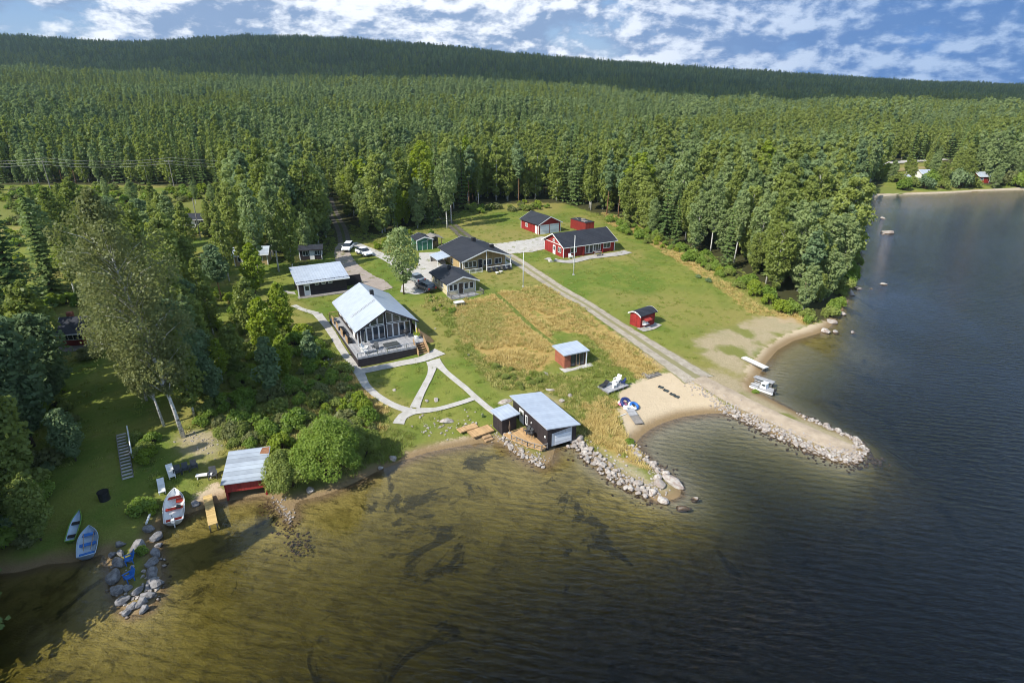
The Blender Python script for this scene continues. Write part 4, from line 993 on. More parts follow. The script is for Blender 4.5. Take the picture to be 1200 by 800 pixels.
# tall trees just outside the left edge: their shade lies across the lawn
for k, (px, py, h) in enumerate(((-80,500,24),(-60,560,23),(-150,540,25),(-40,625,20),(-130,640,24),(-210,600,25),(-90,420,25),(-230,500,25),(-70,700,21),(-180,720,24),(-260,680,24),(-60,460,22),(-110,480,25),(-150,600,26),(-100,660,25),(-60,760,22),(-140,780,24))):
    x, y = at(px, py, 1.0)
    plant('spruce', 0, x, y, h, 'tall dark spruce outside the left picture edge', 'spruces left of the picture', 1.0, z=max(.3, T1(x,y)), meshes=BIGSP[k % 2], ph=24)
tree_at('broadleaf_tree', 48, 632, 6.5, 'small pale leafy tree on the dark shore above the canoe', wf=1.0, meshes=DENSE[1], ph=12)['category'] = 'tree'
tree_at('broadleaf_tree', 12, 610, 9, 'shaded leafy tree at the left edge above the bay', wf=1.0, meshes=DENSE[1], ph=12)['category'] = 'tree'
tree_at('broadleaf_tree', 20, 540, 11, 'dark leafy tree on the shaded lawn edge', wf=1.0, meshes=DENSE[0], ph=12)['category'] = 'tree'
tree_at('pine', 259, 352, 9.5, 'lone pine with bare trunk in the sunny garden', meshes=PINE[0], ph=10, wf=1.15)
tree_at('pine', 318, 466, 7.8, 'blue green young pine in the thicket left of the dark house', meshes=PINE[1], ph=8, wf=1.05)
tree_at('pine', 366, 428, 5.0, 'small dark pine beside the path left of the dark house', meshes=PINE[1], ph=8, wf=1.2)
for px, py, h, w, v, l in ((286,322,17,1.0,0,'tall birch left of the black shed in the garden corner'),(306,330,18,1.0,1,'tall grey green birch behind the bright garden tree'),(328,318,17,1.0,3,'tall birch over the black shed'),(345,322,16,.9,2,'birch with white stem before the black shed'),(268,330,14,.9,4,'birch beside the brown cabin')):
    tree_at('birch', px, py, h, l, wf=w, v=v)
for px, py, h, w, m_, l in ((312,418,8.5,1.1,2,'bright yellow green tree below the long outbuilding'),(334,392,8,1.0,2,'bright leafy tree left of the long outbuilding terrace'),(296,398,9,1.0,1,'leafy tree in the thicket beside the sunny lawn strip'),(276,436,6.5,1.1,1,'round leafy tree in the middle of the thicket'),(335,440,5.5,1.2,2,'round bright tree in the thicket near the dark house path'),(250,470,6,1.2,0,'dark round tree at the west edge of the thicket'),(300,345,9,1.0,2,'bright tree leaning over the brown cabin')):
    tree_at('broadleaf_tree', px, py, h, l, wf=w, meshes=DENSE[m_], ph=12 if m_ < 2 else 10)['category'] = 'tree'
tree_at('broadleaf_tree', 472.5, 345, 11.6, 'lone airy young tree on the lawn between the houses', meshes=LONE, ph=11.5)['category'] = 'tree'
for px, py, h, v in ((530,262,17,1),(523,268,18,3)): tree_at('birch', px, py, h, 'birch with long white stem right behind the wood shed', 'white stemmed birches behind the wood shed', v=v)
tree_at('birch', 462, 268, 13, 'bright yellow green birch beside the green shed', v=5, wf=1.1)
tree_at('spruce', 1008, 236, 17, 'dark spruce on the tip of the wooded point by the far shore', v=0, wf=1.2)
for px, py, h, w, v in ((1060,223,5,6,0),(1068,219,5,7,1),(1090,217,6,8,0),(1135,219,6,8,1),(1193,219,6,8,0),(1052,214,5,7,1),(1083,221,6,7,4),(1105,221,5,5,1),(1123,220,9,9,4),(1180,217,7,6,3),(1040,205,5,6,2),(1030,211,6,5,1),(1165,215,8,6,4)):
    shrub(v, px, py, h, w, 'round green bush on the grassy far shore', 'bushes on the far shore')
for px, py, h, v in ((1132,220,10,6),(1165,221,9,7),(1102,219,9,6),(1092,211,10,7),(1066,212,8,6),(1044,213,8,7),(1122,209,13,3),(1150,207,13,1),(1180,208,14,0),(1085,204,10,2),(1115,214,13,0),(1128,211,14,2),(1172,215,15,3),(1190,216,14,1),(1062,204,9,4),(1204,217,14,2),(1095,203,11,1)):
    tree_at('birch', px, py, h, 'birch among the cottages on the far shore', 'birches on the far shore', v=v, wf=1.2)
for k in range(34):
    x, y = rnd.uniform(-78,-45), rnd.uniform(26,68)
    if proj(x, y, 12)[0] > -45 or proj(x, y, 2)[0] > -20: continue
    plant('spruce', 0, x, y, rnd.uniform(19,25), 'tall dark spruce outside the left picture edge', 'spruces left of the picture', 1.25, z=max(.3, T1(x,y)), meshes=BIGSP[k % 2], ph=24)
# garden and cut-strip trees, left middle
for px, py, h, v in ((40,246,7,0),(75,250,8,2),(105,262,9,4),(128,240,8,1),(160,250,9,3),(185,262,10,0),(196,285,11,2),(150,300,11,4),(176,318,12,0),(230,240,7,3),(252,248,8,1),(262,262,9,4),(245,268,7,2),(95,330,10,3),(206,312,11,1)):
    tree_at('birch', px, py, h, 'young birch in the gardens behind the red cottage', 'young garden birches', v=v, wf=1.25)
for px, py, h, v in ((70,290,13,0),(100,285,14,2),(130,318,13,4),(160,330,14,0),(150,350,12,2),(185,335,13,3),(210,330,12,0),(222,300,11,4),(205,290,12,1),(228,345,10,2),(238,368,9,4),(210,372,11,0),(60,320,14,3),(90,345,12,0),(250,392,8,2),(236,410,9,0),(245,440,8,4),(262,448,6,5),(215,415,12,2),(230,430,10,1)):
    tree_at('birch', px, py, h, 'leafy birch in the dense garden belt right of the old birches', 'garden belt birches', v=v, wf=1.35)
for px, py, h, m_ in ((140,300,12,0),(198,318,12,1),(176,296,11,0),(218,322,10,1),(110,312,11,1),(240,448,7,0),(224,394,9,0)):
    o = tree_at('broadleaf_tree', px, py, h, 'dark rounded tree in the garden belt between the cabins', 'rounded garden trees', wf=1.0, meshes=DENSE[m_], ph=12); o['category'] = 'tree'
W1 = bush_mesh('willow', 7.4, 4.0, 24000, .105, 46, 'bushleaf', .55); W2 = bush_mesh('willow', 5.4, 2.8, 13000, .105, 30, 'birchleaf', .5)
def big_bush(me, px, py, label, sc=1.0):
    x, y, z = hit(px, py); o = link(bpy.data.objects.new('bush', None)); o.location = (x,y,z-.1); o.scale = (sc,sc,sc); tag(o, label, 'bush')
    for pn, m_ in zip(('stems','leaves'), me): c = link(bpy.data.objects.new(pn, m_)); c.parent = o
big_bush(W1, 388, 556, 'largest rounded willow bush leaning over the water right of the boat shed')
big_bush(W2, 340, 570, 'rounded bush beside the boat shed, left part of the willow clump', .95)
big_bush(W2, 425, 534, 'rounded bush on the shore, right part of the willow clump', .85)
def bushes(poly, n, hr, label, group, vs, wr=(1.0,1.5), avoid=None, mind=.9):
    V = gpoly(poly); lo, hi = V.min(0), V.max(0); k = 0; got = []
    while k < n*40 and len(got) < n:
        k += 1; p = nrs.uniform(lo, hi)
        if not in_poly(p[None], V)[0] or any(np.hypot(*(p-q)) < mind for q in got): continue
        got.append(p); h = nrs.uniform(*hr); shrub(rnd.choice(vs), 0, 0, h, h*nrs.uniform(*wr), label, group, world=p)
BR = []
def brush(poly, n, hr, wr=(1.0,1.8)):
    V = gpoly(poly); lo, hi = V.min(0), V.max(0); k = 0
    while k < n:
        p = nrs.uniform(lo, hi)
        if in_poly(p[None], V)[0]: k += 1; h = nrs.uniform(*hr); BR.append((p[0],p[1],h,h*nrs.uniform(*wr)))
bushes([(318,380),(362,390),(392,420),(424,462),(440,500),(446,530),(420,520),(300,535),(262,500),(282,450),(292,400)], 75, (.9,2.4), 'green bush in the thicket between the boat shed and the dark house', 'thicket bushes', (0,0,1,1,2,3))
bushes([(225,470),(262,470),(300,530),(262,520),(232,500)], 14, (.9,2.0), 'leafy bush on the slope above the boat shed', 'slope bushes', (0,1,3))
bushes([(240,345),(300,350),(300,400),(270,420),(228,400)], 16, (.8,2.0), 'yellow green shrub on the sunny garden lawn', 'sunny garden shrubs', (0,2,2,1))
brush([(-60,221),(262,221),(276,236),(150,241),(-60,241)], 190, (1.0,3.0))
brush([(-20,244),(210,244),(266,262),(266,290),(205,300),(60,320),(-20,320)], 150, (1.0,2.8))
brush([(0,420),(52,400),(90,480),(70,560),(30,650),(0,650)], 60, (.8,2.4))
bushes([(715,256),(790,287),(840,310),(905,350),(958,374),(946,381),(900,364),(860,340),(820,315),(770,290),(715,268)], 60, (.9,2.6), 'bush along the wood edge beside the mown field', 'wood edge bushes', (0,0,1,2), mind=1.2)
brush([(540,243),(620,237),(660,240),(640,246),(560,251)], 30, (.8,2.2))
brush([(240,345),(300,350),(310,400),(262,430),(236,400)], 30, (.5,1.4))
brush([(318,380),(362,390),(392,420),(420,462),(436,500),(446,530),(420,520),(300,535),(262,500),(235,470),(262,420)], 170, (.5,1.5))
bushes([(430,286),(480,275),(510,270),(515,280),(480,286),(440,294)], 10, (.9,1.8), 'bush at the wood edge near the white cars', 'bushes near the cars', (0,2), mind=1.2)
bushes([(40,352),(110,350),(112,358),(45,362)], 9, (1.2,2.0), 'yellow green hedge bush behind the red cottage', 'hedge bushes', (2,0), mind=1.4)
bushes([(960,383),(992,356),(1006,312),(1002,276),(996,250),(990,262),(996,312),(984,350)], 32, (1.5,3.5), 'bush hanging over the water on the wooded point', 'waterside bushes', (0,1,0), mind=1.6)
bushes([(158,515),(182,508),(186,538),(160,548)], 8, (.8,1.7), 'bush beside the wooden garden stair', 'stair bushes', (0,2,1))
bushes([(0,440),(45,430),(60,560),(30,640),(0,640)], 26, (1.0,2.6), 'shaded bush on the dark west slope', 'shaded bushes', (1,4,0), mind=1.3)
bushes([(500,345),(522,350),(535,366),(525,378),(505,362)], 9, (.5,.9), 'low yellow green shrub below the cream cottage terrace', 'cottage shrubs', (2,0), mind=.7)
bushes([(580,425),(625,432),(640,450),(600,458),(575,445)], 12, (.5,.9), 'low weed bush in the meadow above the boat house', 'meadow bushes', (0,1), mind=.8)
for px, py, h, w, v, l in ((38,377,2.2,2.6,4,'round dark bush left of the red cottage'),(166,596,1.3,2.6,0,'low bush beside the white boat on the shore'),(176,600,1.0,1.8,2,'pale flowering bush next to the white rowing boat'),(737,520,.8,1.3,0,'single bright green bush on the boat house spit'),(165,648,.8,1.2,0,'small bush among the dark shore boulders'),(885,460,.6,1.0,0,'small bush beside the moored motor boat'),(120,362,1.6,3,3,'grey green bush right of the red cottage roof'),(105,418,1.8,3.2,3,'grey green bush on the lawn before the red cottage'),(555,245,2,3,0,'single bush at the lawn corner behind the track'),(830,330,.9,1.6,4,'dark clipped bush on the mown field edge'),(818,325,.8,1.4,4,'second dark clipped bush on the mown field edge'),(566,489,.7,.35,4,'tiny dark conifer beside the plank deck')):
    shrub(v, px, py, h, w, l)
BR = np.array(BR); n_ = len(BR)
BM = [bush_mesh('brush', 2.2, 1.6, 500, .22, 12, l) for l in ('bushleaf','birchleaf','limeleaf','oldleaf')]
BM = BM; BMJ = [join_tc('brush', a, b) for a, b in BM]
scatter('undergrowth', BR[:,:2], T(BR[:,0],BR[:,1]), nrs.uniform(0,6.28,n_), np.column_stack([BR[:,3]/3.2, BR[:,3]/3.2, BR[:,2]/2.2]), nrs.choice([0,0,1,1,2,3], n_), BMJ, 'low green undergrowth and young shoots between the garden trees', 'undergrowth')
# ------------------------------------------------------------------ tall grass and weeds
def tuft(name, n, h, r, m, lean=.5):
    C = []; V = []
    for i in range(n):
        a = nrs.uniform(0,6.28); q = r*math.sqrt(nrs.rand()); b = np.array([math.cos(a)*q, math.sin(a)*q, -.05]); hh = h*nrs.uniform(.5,1.1)
        d = unit(1)[0]*lean*hh; d[2] = hh; s = np.array([-d[1], d[0], 0]); s = s/max(np.linalg.norm(s),1e-6)*.028
        V += [b-s, b+s, b+d*.6+s*1.6+[0,0,0], b+d]
    me = bpy.data.meshes.new(name); k = len(V)//4
    me.from_pydata([tuple(v) for v in V], [], [[4*i,4*i+1,4*i+2,4*i+3] for i in range(k)])
    a = me.attributes.new('tint','FLOAT','FACE'); a.data.foreach_set('value', nrs.uniform(0,1,k).astype(np.float32)); me.materials.append(m); return me
GT = [tuft('gold', 34, .48, .42, M['drygrass'], .9), tuft('gold', 34, .42, .42, M['drygrass'], .9), tuft('mixed', 34, .42, .42, M['bleached'], .9), tuft('green', 40, .40, .40, M['greengrass'], .8), tuft('green', 40, .32, .40, M['greengrass'], .9), tuft('green_low', 36, .26, .40, M['greengrass'])]
pp = stand((-78,48),(44,165), .46)
wg, ww, wf_, ws = zone(pp,'gold',1.5), zone(pp,'weed',1.5), zone(pp,'sand',1.0), zone(pp,'dirt',1.0)
shd = poly_sd(pp, LAKE); fd = -poly_sd(pp, FORPOLY)
nz = vnoise(pp[:,0], pp[:,1], 4.0)*.6+vnoise(pp[:,0], pp[:,1], 1.6)*.4; nb = vnoise(pp[:,0]+77, pp[:,1], 9.0)
u_ = nrs.rand(len(pp))
g_ = (wg+(nz-.5)*1.7 > .5) & (wg > .02); w_ = (ww+(nz-.5)*1.5 > .5) & (ww > .02) & ~g_
edge_ = (np.abs(fd) < 4) & (u_ < .4)
use = ((g_ & (u_ < .95)) | (w_ & (u_ < .72)) | edge_) & (wf_ < .35) & (ws < .4) & (shd > .5)
roadc = ~clear(pp, [(586,296),(604,305),(640,329),(690,359),(740,392),(785,422),(820,444)], 1.4) | ~clear(pp, [(372,368),(386,386),(402,412),(420,436),(430,453),(448,468),(468,478),(486,483),(467,497)], .9) | ~clear(pp, [(576,340),(596,357),(620,380),(648,402)], .5) | ~clear(pp, [(509,422),(545,455),(582,486)], .8) | ~clear(pp, [(384,232),(390,248),(400,268),(404,284)], 2)
use |= (u_ < .09) & (fd < -.5) & (shd > 1.5) & (wf_ < .1) & (ws < .1) & (pp[:,0] > -60)
use &= ~roadc
for F, W, D in ((FA,3.6,3),(FB,3.7,7.7),(FC,2,2),(FD,1,2.6),(FE,3.6,4.2),(FM,11,17.5),(F2,8,6),(F4,6,7)):   # nothing grows inside a building
    rel = pp-F.O; lx, ly = rel@F.ex, rel@F.ey; use &= ~((lx > -1.0) & (lx < W+.4) & (ly > -1.0) & (ly < D+.3))
rel = pp-FB.O; lx, ly = rel@FB.ex, rel@FB.ey; use &= ~((lx > -3.2) & (lx < 0) & (ly > -1) & (ly < 5))
u2 = nrs.rand(len(pp))
pk = np.where(g_, np.where(u2 < .09, 4, np.where(nb+u2*.3 < .46, 2, np.where(u_ < .4, 0, 1))), np.where(w_, np.where(nb+u2*.35 > .72, 2, np.where(u_ < .5, 3, 4)), 5))
i_ = np.where(use)[0]; n_ = len(i_); print('tufts', n_)
s_ = nrs.uniform(.7,1.25,n_)
scatter('tall_grass', pp[i_], T(pp[i_,0],pp[i_,1]), nrs.uniform(0,6.28,n_), np.column_stack([s_,s_,s_*nrs.uniform(.5,1.05,n_)]), pk[i_], GT, 'tall dry and green grass of the unmown meadow', 'grass')
# ------------------------------------------------------------------ stones
def rock_mesh(name, seed, m, sub=2, rough=.28):
    rs = np.random.RandomState(seed); bm = bmesh.new(); bmesh.ops.create_icosphere(bm, subdivisions=sub, radius=1)
    pl = [(unit(1)[0], rs.uniform(.5,.82)) for _ in range(11)]
    for v in bm.verts:
        p = np.array(v.co)
        for nrm, d in pl:
            q = p@nrm
            if q > d: p = p-nrm*(q-d)
        v.co = p*(1+rs.uniform(-.05,.05))
    me = bpy.data.meshes.new(name); bm.to_mesh(me); bm.free(); me.materials.append(m); return me
RK = [rock_mesh('stone', i, M['rock']) for i in range(7)]; RD = [rock_mesh('dark_stone', 20+i, M['rockdark']) for i in range(4)]
def stone(x, y, z, sx, sy, sz, label, group=None, rz=None, dark=False, cat='stone', name='stone'):
    o = link(bpy.data.objects.new(name, rnd.choice(RD if dark else RK))); o.location = (x,y,z); o.scale = (sx/2,sy/2,sz/2)
    o.rotation_euler = (rnd.uniform(-.25,.25), rnd.uniform(-.25,.25), rnd.uniform(0,6.28) if rz is None else rz); return tag(o, label, cat, group)
def gz_(x, y): return max(T1(x, y), -.25)
def stones(px, n, sr, width, label, group, dark=False, up=.0):
    P = hits(px)[:,:2]; L = np.array([np.hypot(*(b-a)) for a, b in zip(P[:-1],P[1:])]); c = np.concatenate([[0],np.cumsum(L)])
    for i in range(n):
        s = c[-1]*(i+rnd.uniform(.1,.9))/n; k = min(np.searchsorted(c, s, 'right')-1, len(L)-1); q = P[k]+(P[k+1]-P[k])*(s-c[k])/L[k]
        t = (P[k+1]-P[k])/L[k]; q = q+np.array([-t[1],t[0]])*rnd.uniform(-.5,.5)*width+t*rnd.uniform(-.2,.2)
        d = rnd.uniform(*sr)*rnd.choice((.8,1,1.15)); stone(q[0], q[1], gz_(*q)+d*.18+up, d*rnd.uniform(.9,1.4), d*rnd.uniform(.8,1.1), d*rnd.uniform(.6,.85), label, group, dark=dark)
stones([(666,520),(682,528),(699,541),(716,556),(737,569),(760,580)], 95, (.36,.74), 1.7, 'pale stone in the rock edge of the boat house spit', 'spit edge stones', up=.1)
stones([(736,522),(748,532),(764,545),(780,556)], 26, (.4,.8), 1.0, 'pale stone on the bay side of the boat house spit', 'spit bay stones')
stones([(588,511),(598,521),(612,533),(626,541),(638,545)], 46, (.3,.55), 1.0, 'small pale stone under the boat house deck', 'stones under the deck')
stones([(854,482),(872,491),(900,505),(930,518),(960,532),(990,541),(1008,536)], 100, (.34,.66), 1.5, 'grey stone along the near side of the long breakwater', 'breakwater near side stones', up=.05)
stones([(1012,531),(1006,518),(990,509),(968,500),(944,489)], 34, (.35,.65), 1.1, 'grey stone along the far side of the long breakwater', 'breakwater far side stones')
def boulder(px, py, sx, sy, sz, label, rz=None, dark=False, group=None, dz=.15):
    x, y = at(px, py, 0); x, y = (x, y) if T1(x,y) < 0 else hit(px, py)[:2]
    stone(x, y, max(T1(x,y),-.2)+sz*dz, sx, sy, sz, label, group, rz, dark, 'boulder', 'boulder')
for a in ((790,567,2.9,1.5,1.1,'largest long pale boulder at the tip of the boat house spit',-.75),(773,568,1.6,1.3,.9,'tan boulder beside the largest boulder on the spit'),(765,578,1.2,1.0,.8,'grey boulder in the water off the spit edge'),(777,587,1.5,1.0,.7,'rounded pale boulder in the water below the spit tip',-.5),(800,594,2.0,.9,.5,'low brown boulder awash beyond the spit tip',.2),(815,584,1.2,.7,.5,'outermost small boulder beyond the spit tip',.5),(679,516,1.3,1.1,1.0,'white boulder against the boat house corner'),(770,560,1.2,1.0,.8,'pinkish boulder above the tan boulder on the spit'),
          (524,494,1.9,1.1,.7,'large white boulder beside the path end',.2),(511,469,.9,.7,.5,'pale grey boulder on the small lawn triangle'),(500,470,.6,.5,.4,'smaller pale boulder on the small lawn triangle'),(462,457,.7,.5,.2,'flat white stone on the oval lawn'),(510,385,.6,.4,.2,'flat white stone on the lawn right of the dark house'),(549,416,.6,.4,.3,'small pale stone in the meadow edge'),(592,471,2.2,.9,.5,'long pale outcrop behind the boat house',.3),(608,466,1.7,.8,.5,'pale rock outcrop above the boat house roof',.1),(645,457,1.6,.7,.4,'flat pale outcrop in the meadow below the brick hut',.1),(658,470,1.2,.8,.5,'white boulder in the grass right of the boat house'),(668,464,.9,.6,.5,'smaller white boulder in the grass right of the boat house'),(640,438,1.2,.5,.3,'thin pale outcrop left of the brick hut',2.2),
          (492,489,.5,.4,.3,'little white stone at the path end'),(546,497,.5,.4,.3,'little white stone beside the plank deck'),(461,538,1.1,.8,.8,'grey boulder on the shore right of the willow clump'),(446,549,.8,.7,.6,'grey boulder under the willow clump edge'),(364,575,1.2,.8,.7,'grey boulder at the water under the large willow'),(265,385,1.2,1.0,.8,'pinkish boulder on the sunny garden lawn'),
          (967,389,2.0,1.5,1.3,'pale boulder at the end of the right beach'),(979,389,1.5,1.3,1.0,'rounded boulder in the water off the right beach'),(1000,389,2.0,1.0,.5,'low boulder farther out off the right beach'),(975,378,2.2,1.3,1.3,'brown boulder under the bushes by the right beach'),(986,368,1.7,1.2,1.0,'boulder at the water edge of the wooded point'),(998,345,2.2,1.3,1.2,'grey boulder below the wooded point trees'),(1006,338,2.5,1.3,1.0,'long shore boulder under the wooded point'),(1021,338,1.0,.8,.5,'tiny brown rock in the lake by the point'),(1036,333,1.8,1.2,.8,'reddish rock alone in the lake beside the point'),(1040,273,4.0,2.2,2.0,'pale rock far out in the lake with flat tail'),(1034,274,3.2,1.2,.6,'flat brown rock beside the pale lake rock'),(1012,276,2.8,1.8,1.7,'pale rock in the lake near the wooded shore'),(1010,290,2.4,1.5,1.2,'rock at the foot of the wooded shore'),(1035,256,2.6,1.5,1.0,'farthest small rock in the lake')):
    boulder(*a)
boulder(230,591,1.1,.9,.8,'dark grey boulder between the white rowing boat and the jetty',dark=True)
for k, (px, py, s) in enumerate(((140,662,1.2),(134,678,1.5),(137,694,1.2),(146,705,1.1),(156,713,1.0),(150,718,.8),(183,650,1.2),(178,662,1.2),(179,674,1.4),(183,686,1.5),(175,700,1.2),(167,708,1.1),(163,643,1.6),(141,640,1.0),(176,622,1.1),(183,632,1.2),(132,652,.9),(162,694,1.0),(150,690,.9),(173,690,.8),(142,650,.9),(186,640,.8),(170,715,.9))):
    boulder(px, py, s*1.15, s*.8, s*.7, 'dark grey boulder rimming the western stone pier', dark=True, group='western pier boulders', dz=.3)
def rub(px, w, n, lo, hi):
    P = hits(px)[:,:2]; out = []
    for i in range(n):
        k = rnd.randrange(len(P)-1); q = P[k]+(P[k+1]-P[k])*rnd.random(); out.append((*(q+nrs.normal(size=2)*w), rnd.uniform(lo, hi)))
    return out
rb = np.array(rub([(318,586),(324,598),(334,612),(345,628),(352,642)], .55, 260, .12,.26)+rub([(848,478),(872,488),(900,502),(930,515),(960,528),(990,538),(1010,534)], .75, 900, .14,.36)+rub([(806,446),(830,462),(856,480)], .7, 150, .12,.3)+rub([(1014,528),(1004,514),(970,499),(940,485)], .5, 220, .12,.3)+rub([(666,518),(699,539),(737,567),(775,580)], .8, 420, .12,.34)+rub([(738,520),(764,544),(785,560)], .7, 160, .12,.3)+rub([(586,508),(612,532),(638,545)], .6, 160, .12,.26)+rub([(136,660),(150,700),(165,712),(180,690),(182,655)], .5, 60, .2,.4)+rub([(225,508),(240,520),(250,526)], .9, 50, .1,.25)+rub([(375,420),(380,432)], .8, 30, .15,.4)+rub([(560,490),(520,500),(490,500)], 1.0, 60, .12,.35)+rub([(1012,532),(1026,536)], .9, 60, .2,.5)+rub([(640,338),(648,312)],.4,1,.1,.2))
n_ = len(rb)
scatter('rubble', rb[:,:2], np.maximum(T(rb[:,0],rb[:,1]),-.35)+rb[:,2]*.15, nrs.uniform(0,6.28,n_), np.column_stack([rb[:,2]*.62, rb[:,2]*.5, rb[:,2]*.4]), nrs.randint(0,7,n_), RK, 'small loose stones filling the rock edges of the shore', 'rubble')
# ------------------------------------------------------------------ cars
def heading(p, q): a, b = hits([p, q]); return math.atan2(b[1]-a[1], b[0]-a[0])
def car(px, py, hd, paint, label, estate=False):
    x, y, z = hit(px, py); o = thing('parked_car', label, 'car', (x,y,z+.1), hd, 'cars parked at the houses')
    L, W = 4.5, .88
    prof = [(-2.2,.35),(-2.25,.75),(-2.15,.95),(-1.2,1.0),(.9,.95),(1.9,.82),(2.22,.65),(2.25,.35)]
    b = MB(); b.prism([(x_,-W,z_) for x_,z_ in prof], (0,2*W,0)); body = b.build('body', M[paint], o, False, .05)
    cab = [(-2.0 if estate else -1.75,.97),(-1.75 if estate else -1.1,1.43),(.25,1.45),(1.05,.95)]
    lo, hi = W-.06, W-.22; v = []
    for s in (-1,1): v += [(cab[0][0],s*lo,cab[0][1]),(cab[1][0],s*hi,cab[1][1]),(cab[2][0],s*hi,cab[2][1]),(cab[3][0],s*lo,cab[3][1])]
    m = MB(); m.v = v; m.f = [[0,1,2,3],[4,7,6,5],[0,4,5,1],[3,2,6,7],[0,3,7,4]]; m.build('window', M['glass'], o)
    m = MB(); m.box(cab[1][0]-.03, cab[2][0]+.03, -hi-.02, hi+.02, 1.43, 1.485); m.build('roof', M[paint], o, False, .02)
    for s in (-1,1):
        for x_ in (-1.35,1.4):
            w = MB().tube([(x_,s*(W-.18),.31),(x_,s*(W+.02),.31)], .32, 14).build('wheel', M['rubber'], o)
            MB().tube([(x_,s*(W+.0),.31),(x_,s*(W+.035),.31)], .2, 12).build('rim', M['steel'], w)
        MB().box(2.12,2.27,s*.62-.17,s*.62+.17,.58,.74).build('headlight', M['lamp'], o); MB().box(-2.27,-2.18,s*.68-.12,s*.68+.12,.68,.9).build('tail_light', M['seatred'], o)
        MB().box(.75,.95,s*(W+.0),s*(W+.17),.95,1.08).build('mirror', M[paint], o)
    MB().box(2.2,2.28,-.5,.5,.36,.5).build('grille', M['black'], o)
    return o
car(427, 299, heading((421,296),(436,302)), 'carwhite', 'white car with its nose towards the lake on the driveway')
car(408, 293, heading((411,289),(404,298)), 'carwhite', 'white estate car parked in the shade of the forest track', True)
car(487, 330, heading((494,334),(480,327)), 'cargrey', 'silver car parked on gravel beside the cream cottage')
car(499, 340, heading((506,342),(492,335)), 'cardark', 'dark car half hidden behind the cream cottage wall', True)
# ------------------------------------------------------------------ boats
def hull(L, W, H, n=12, flat=.86):
    st = []
    for i in range(n+1):
        t = i/n; w = W/2*(flat+(1-flat)*math.sin(min(1,t/.45)*math.pi/2))*(1-max(0,(t-.45)/.55)**2.4) if t < 1 else .02
        st.append((L*(t-.5), max(w,.02), H*(1+.28*t*t), H*.10+H*.55*max(0,(t-.72)/.28)**2))
    return st
def boat(s_px, b_px, W, m_out, m_in, label, seats=3, seat='white', motor=False, z=None, H=.55, name='rowing_boat', stripe=None, oar=False, cat='boat', flip=False, zoff=0):
    a, b = hits([s_px, b_px]); L = np.hypot(*(b-a)[:2]); c = (a+b)/2
    o = thing(name, label, cat, (c[0],c[1],(c[2] if z is None else z)+zoff), math.atan2(b[1]-a[1],b[0]-a[0]))
    o.rotation_euler = (math.pi if flip else 0, -math.atan2(b[2]-a[2],L)*(0 if z is not None else 1)*(1), o.rotation_euler[2])
    st = hull(L, W, H)
    def shell(inset, zup):
        v = []; k = 9
        for x, w, h, kz in st:
            w = max(w-inset, .012)
            for j in range(k):
                q = j/(k-1)*2-1; e = abs(q)
                v.append((x*(1-inset*.4/L), w*math.copysign(e**.75,q)*(1.0 if e > .99 else .9+.1*e), (kz+zup)+(h-kz-zup)*e**2.6))
        f = [[i*k+j,i*k+j+1,(i+1)*k+j+1,(i+1)*k+j] for i in range(len(st)-1) for j in range(k-1)]
        f.append(list(range(k))[::-1]); return v, f
    m = MB(); m.v, m.f = shell(0, 0); hb = m.build('hull', M[m_out], o, True)
    m = MB(); m.v, m.f = shell(.06, .10); m.f = m.f[:-1]; m.build('inner_hull', M[m_in], o, True)
    m = MB()
    for s in (-1,1): m.tube([(x, s*w, h+.01) for x, w, h, kz in st], .035, 5)
    m.tube([(st[0][0],-st[0][1],st[0][2]),(st[0][0],st[0][1],st[0][2])], .045, 5); m.build('gunwale', M[stripe or m_out], o, True)
    for i in range(seats):
        t = (i+.55)/(seats+.35); x, w, h, kz = st[int(t*12)]
        MB().box(x-.16,x+.16,-w+.07,w-.07,h*.68,h*.68+.05).build('seat', M[seat], o)
    if motor:
        x, w, h, kz = st[0]
        m = MB(); m.box(x-.34,x-.06,-.14,.14,h+.02,h+.42); m.box(x-.2,x-.1,-.05,.05,-.1,h+.02); mo = m.build('outboard_motor', M['hullwhite'], o, False, .03)
        m = MB(); m.tube([(x-.05,0,h+.25),(x+.45,.1,h+.32)], .025, 5); m.build('tiller', M['black'], mo)
    if oar:
        for s in (-1,1): MB().tube([(-L*.3,s*.25,H*.86),(L*.3,s*.4,H*1.0)], .03, 5).build('oar', M['wood'], o)
    return o
bt = boat((205,616), (206,578), 1.75, 'hullwhite', 'hullwhite', 'white rowing boat with red seats drawn up beside the jetty', 3, 'seatred', True, zoff=.02)
MB().box(.3,.75,-.7,-.15,.42,.55).build('cushion', M['seatred'], bt); MB().box(-.5,-.2,-.55,-.2,.4,.6).build('fuel_tank', M['black'], bt)
boat((103,656), (107,622), 1.5, 'hullgrey', 'hullgrey', 'pale blue rowing boat with blue seats lying on the dark shore', 3, 'blue', False, oar=True, zoff=.02)
boat((83,637), (95,601), .85, 'limegreen', 'hullgrey', 'green rimmed canoe on the shaded grass behind the blue boat', 2, 'black', False, H=.36, name='canoe', stripe='limegreen', cat='canoe', zoff=.02)
a, b = hits([(871,419.5)])[0], np.array([*at(898,432,.45),.0]); L = np.hypot(*(b-a)[:2])
o = thing('jetty', 'white plank jetty reaching over the right beach to the water', 'jetty', (a[0],a[1],.0), math.atan2(b[1]-a[1],b[0]-a[0]))
zj = max(.55, a[2]+.05)
MB().box(0,L,-.45,.45,zj,zj+.09).build('planks', mat('white_jetty_planks', (.74,.74,.72), (.62,.62,.60), .6, 3, 0, ('x',.18,.35)), o)
m = MB()
for y in (-.42,.36): m.box(0,L,y,y+.06,zj-.14,zj-.002)
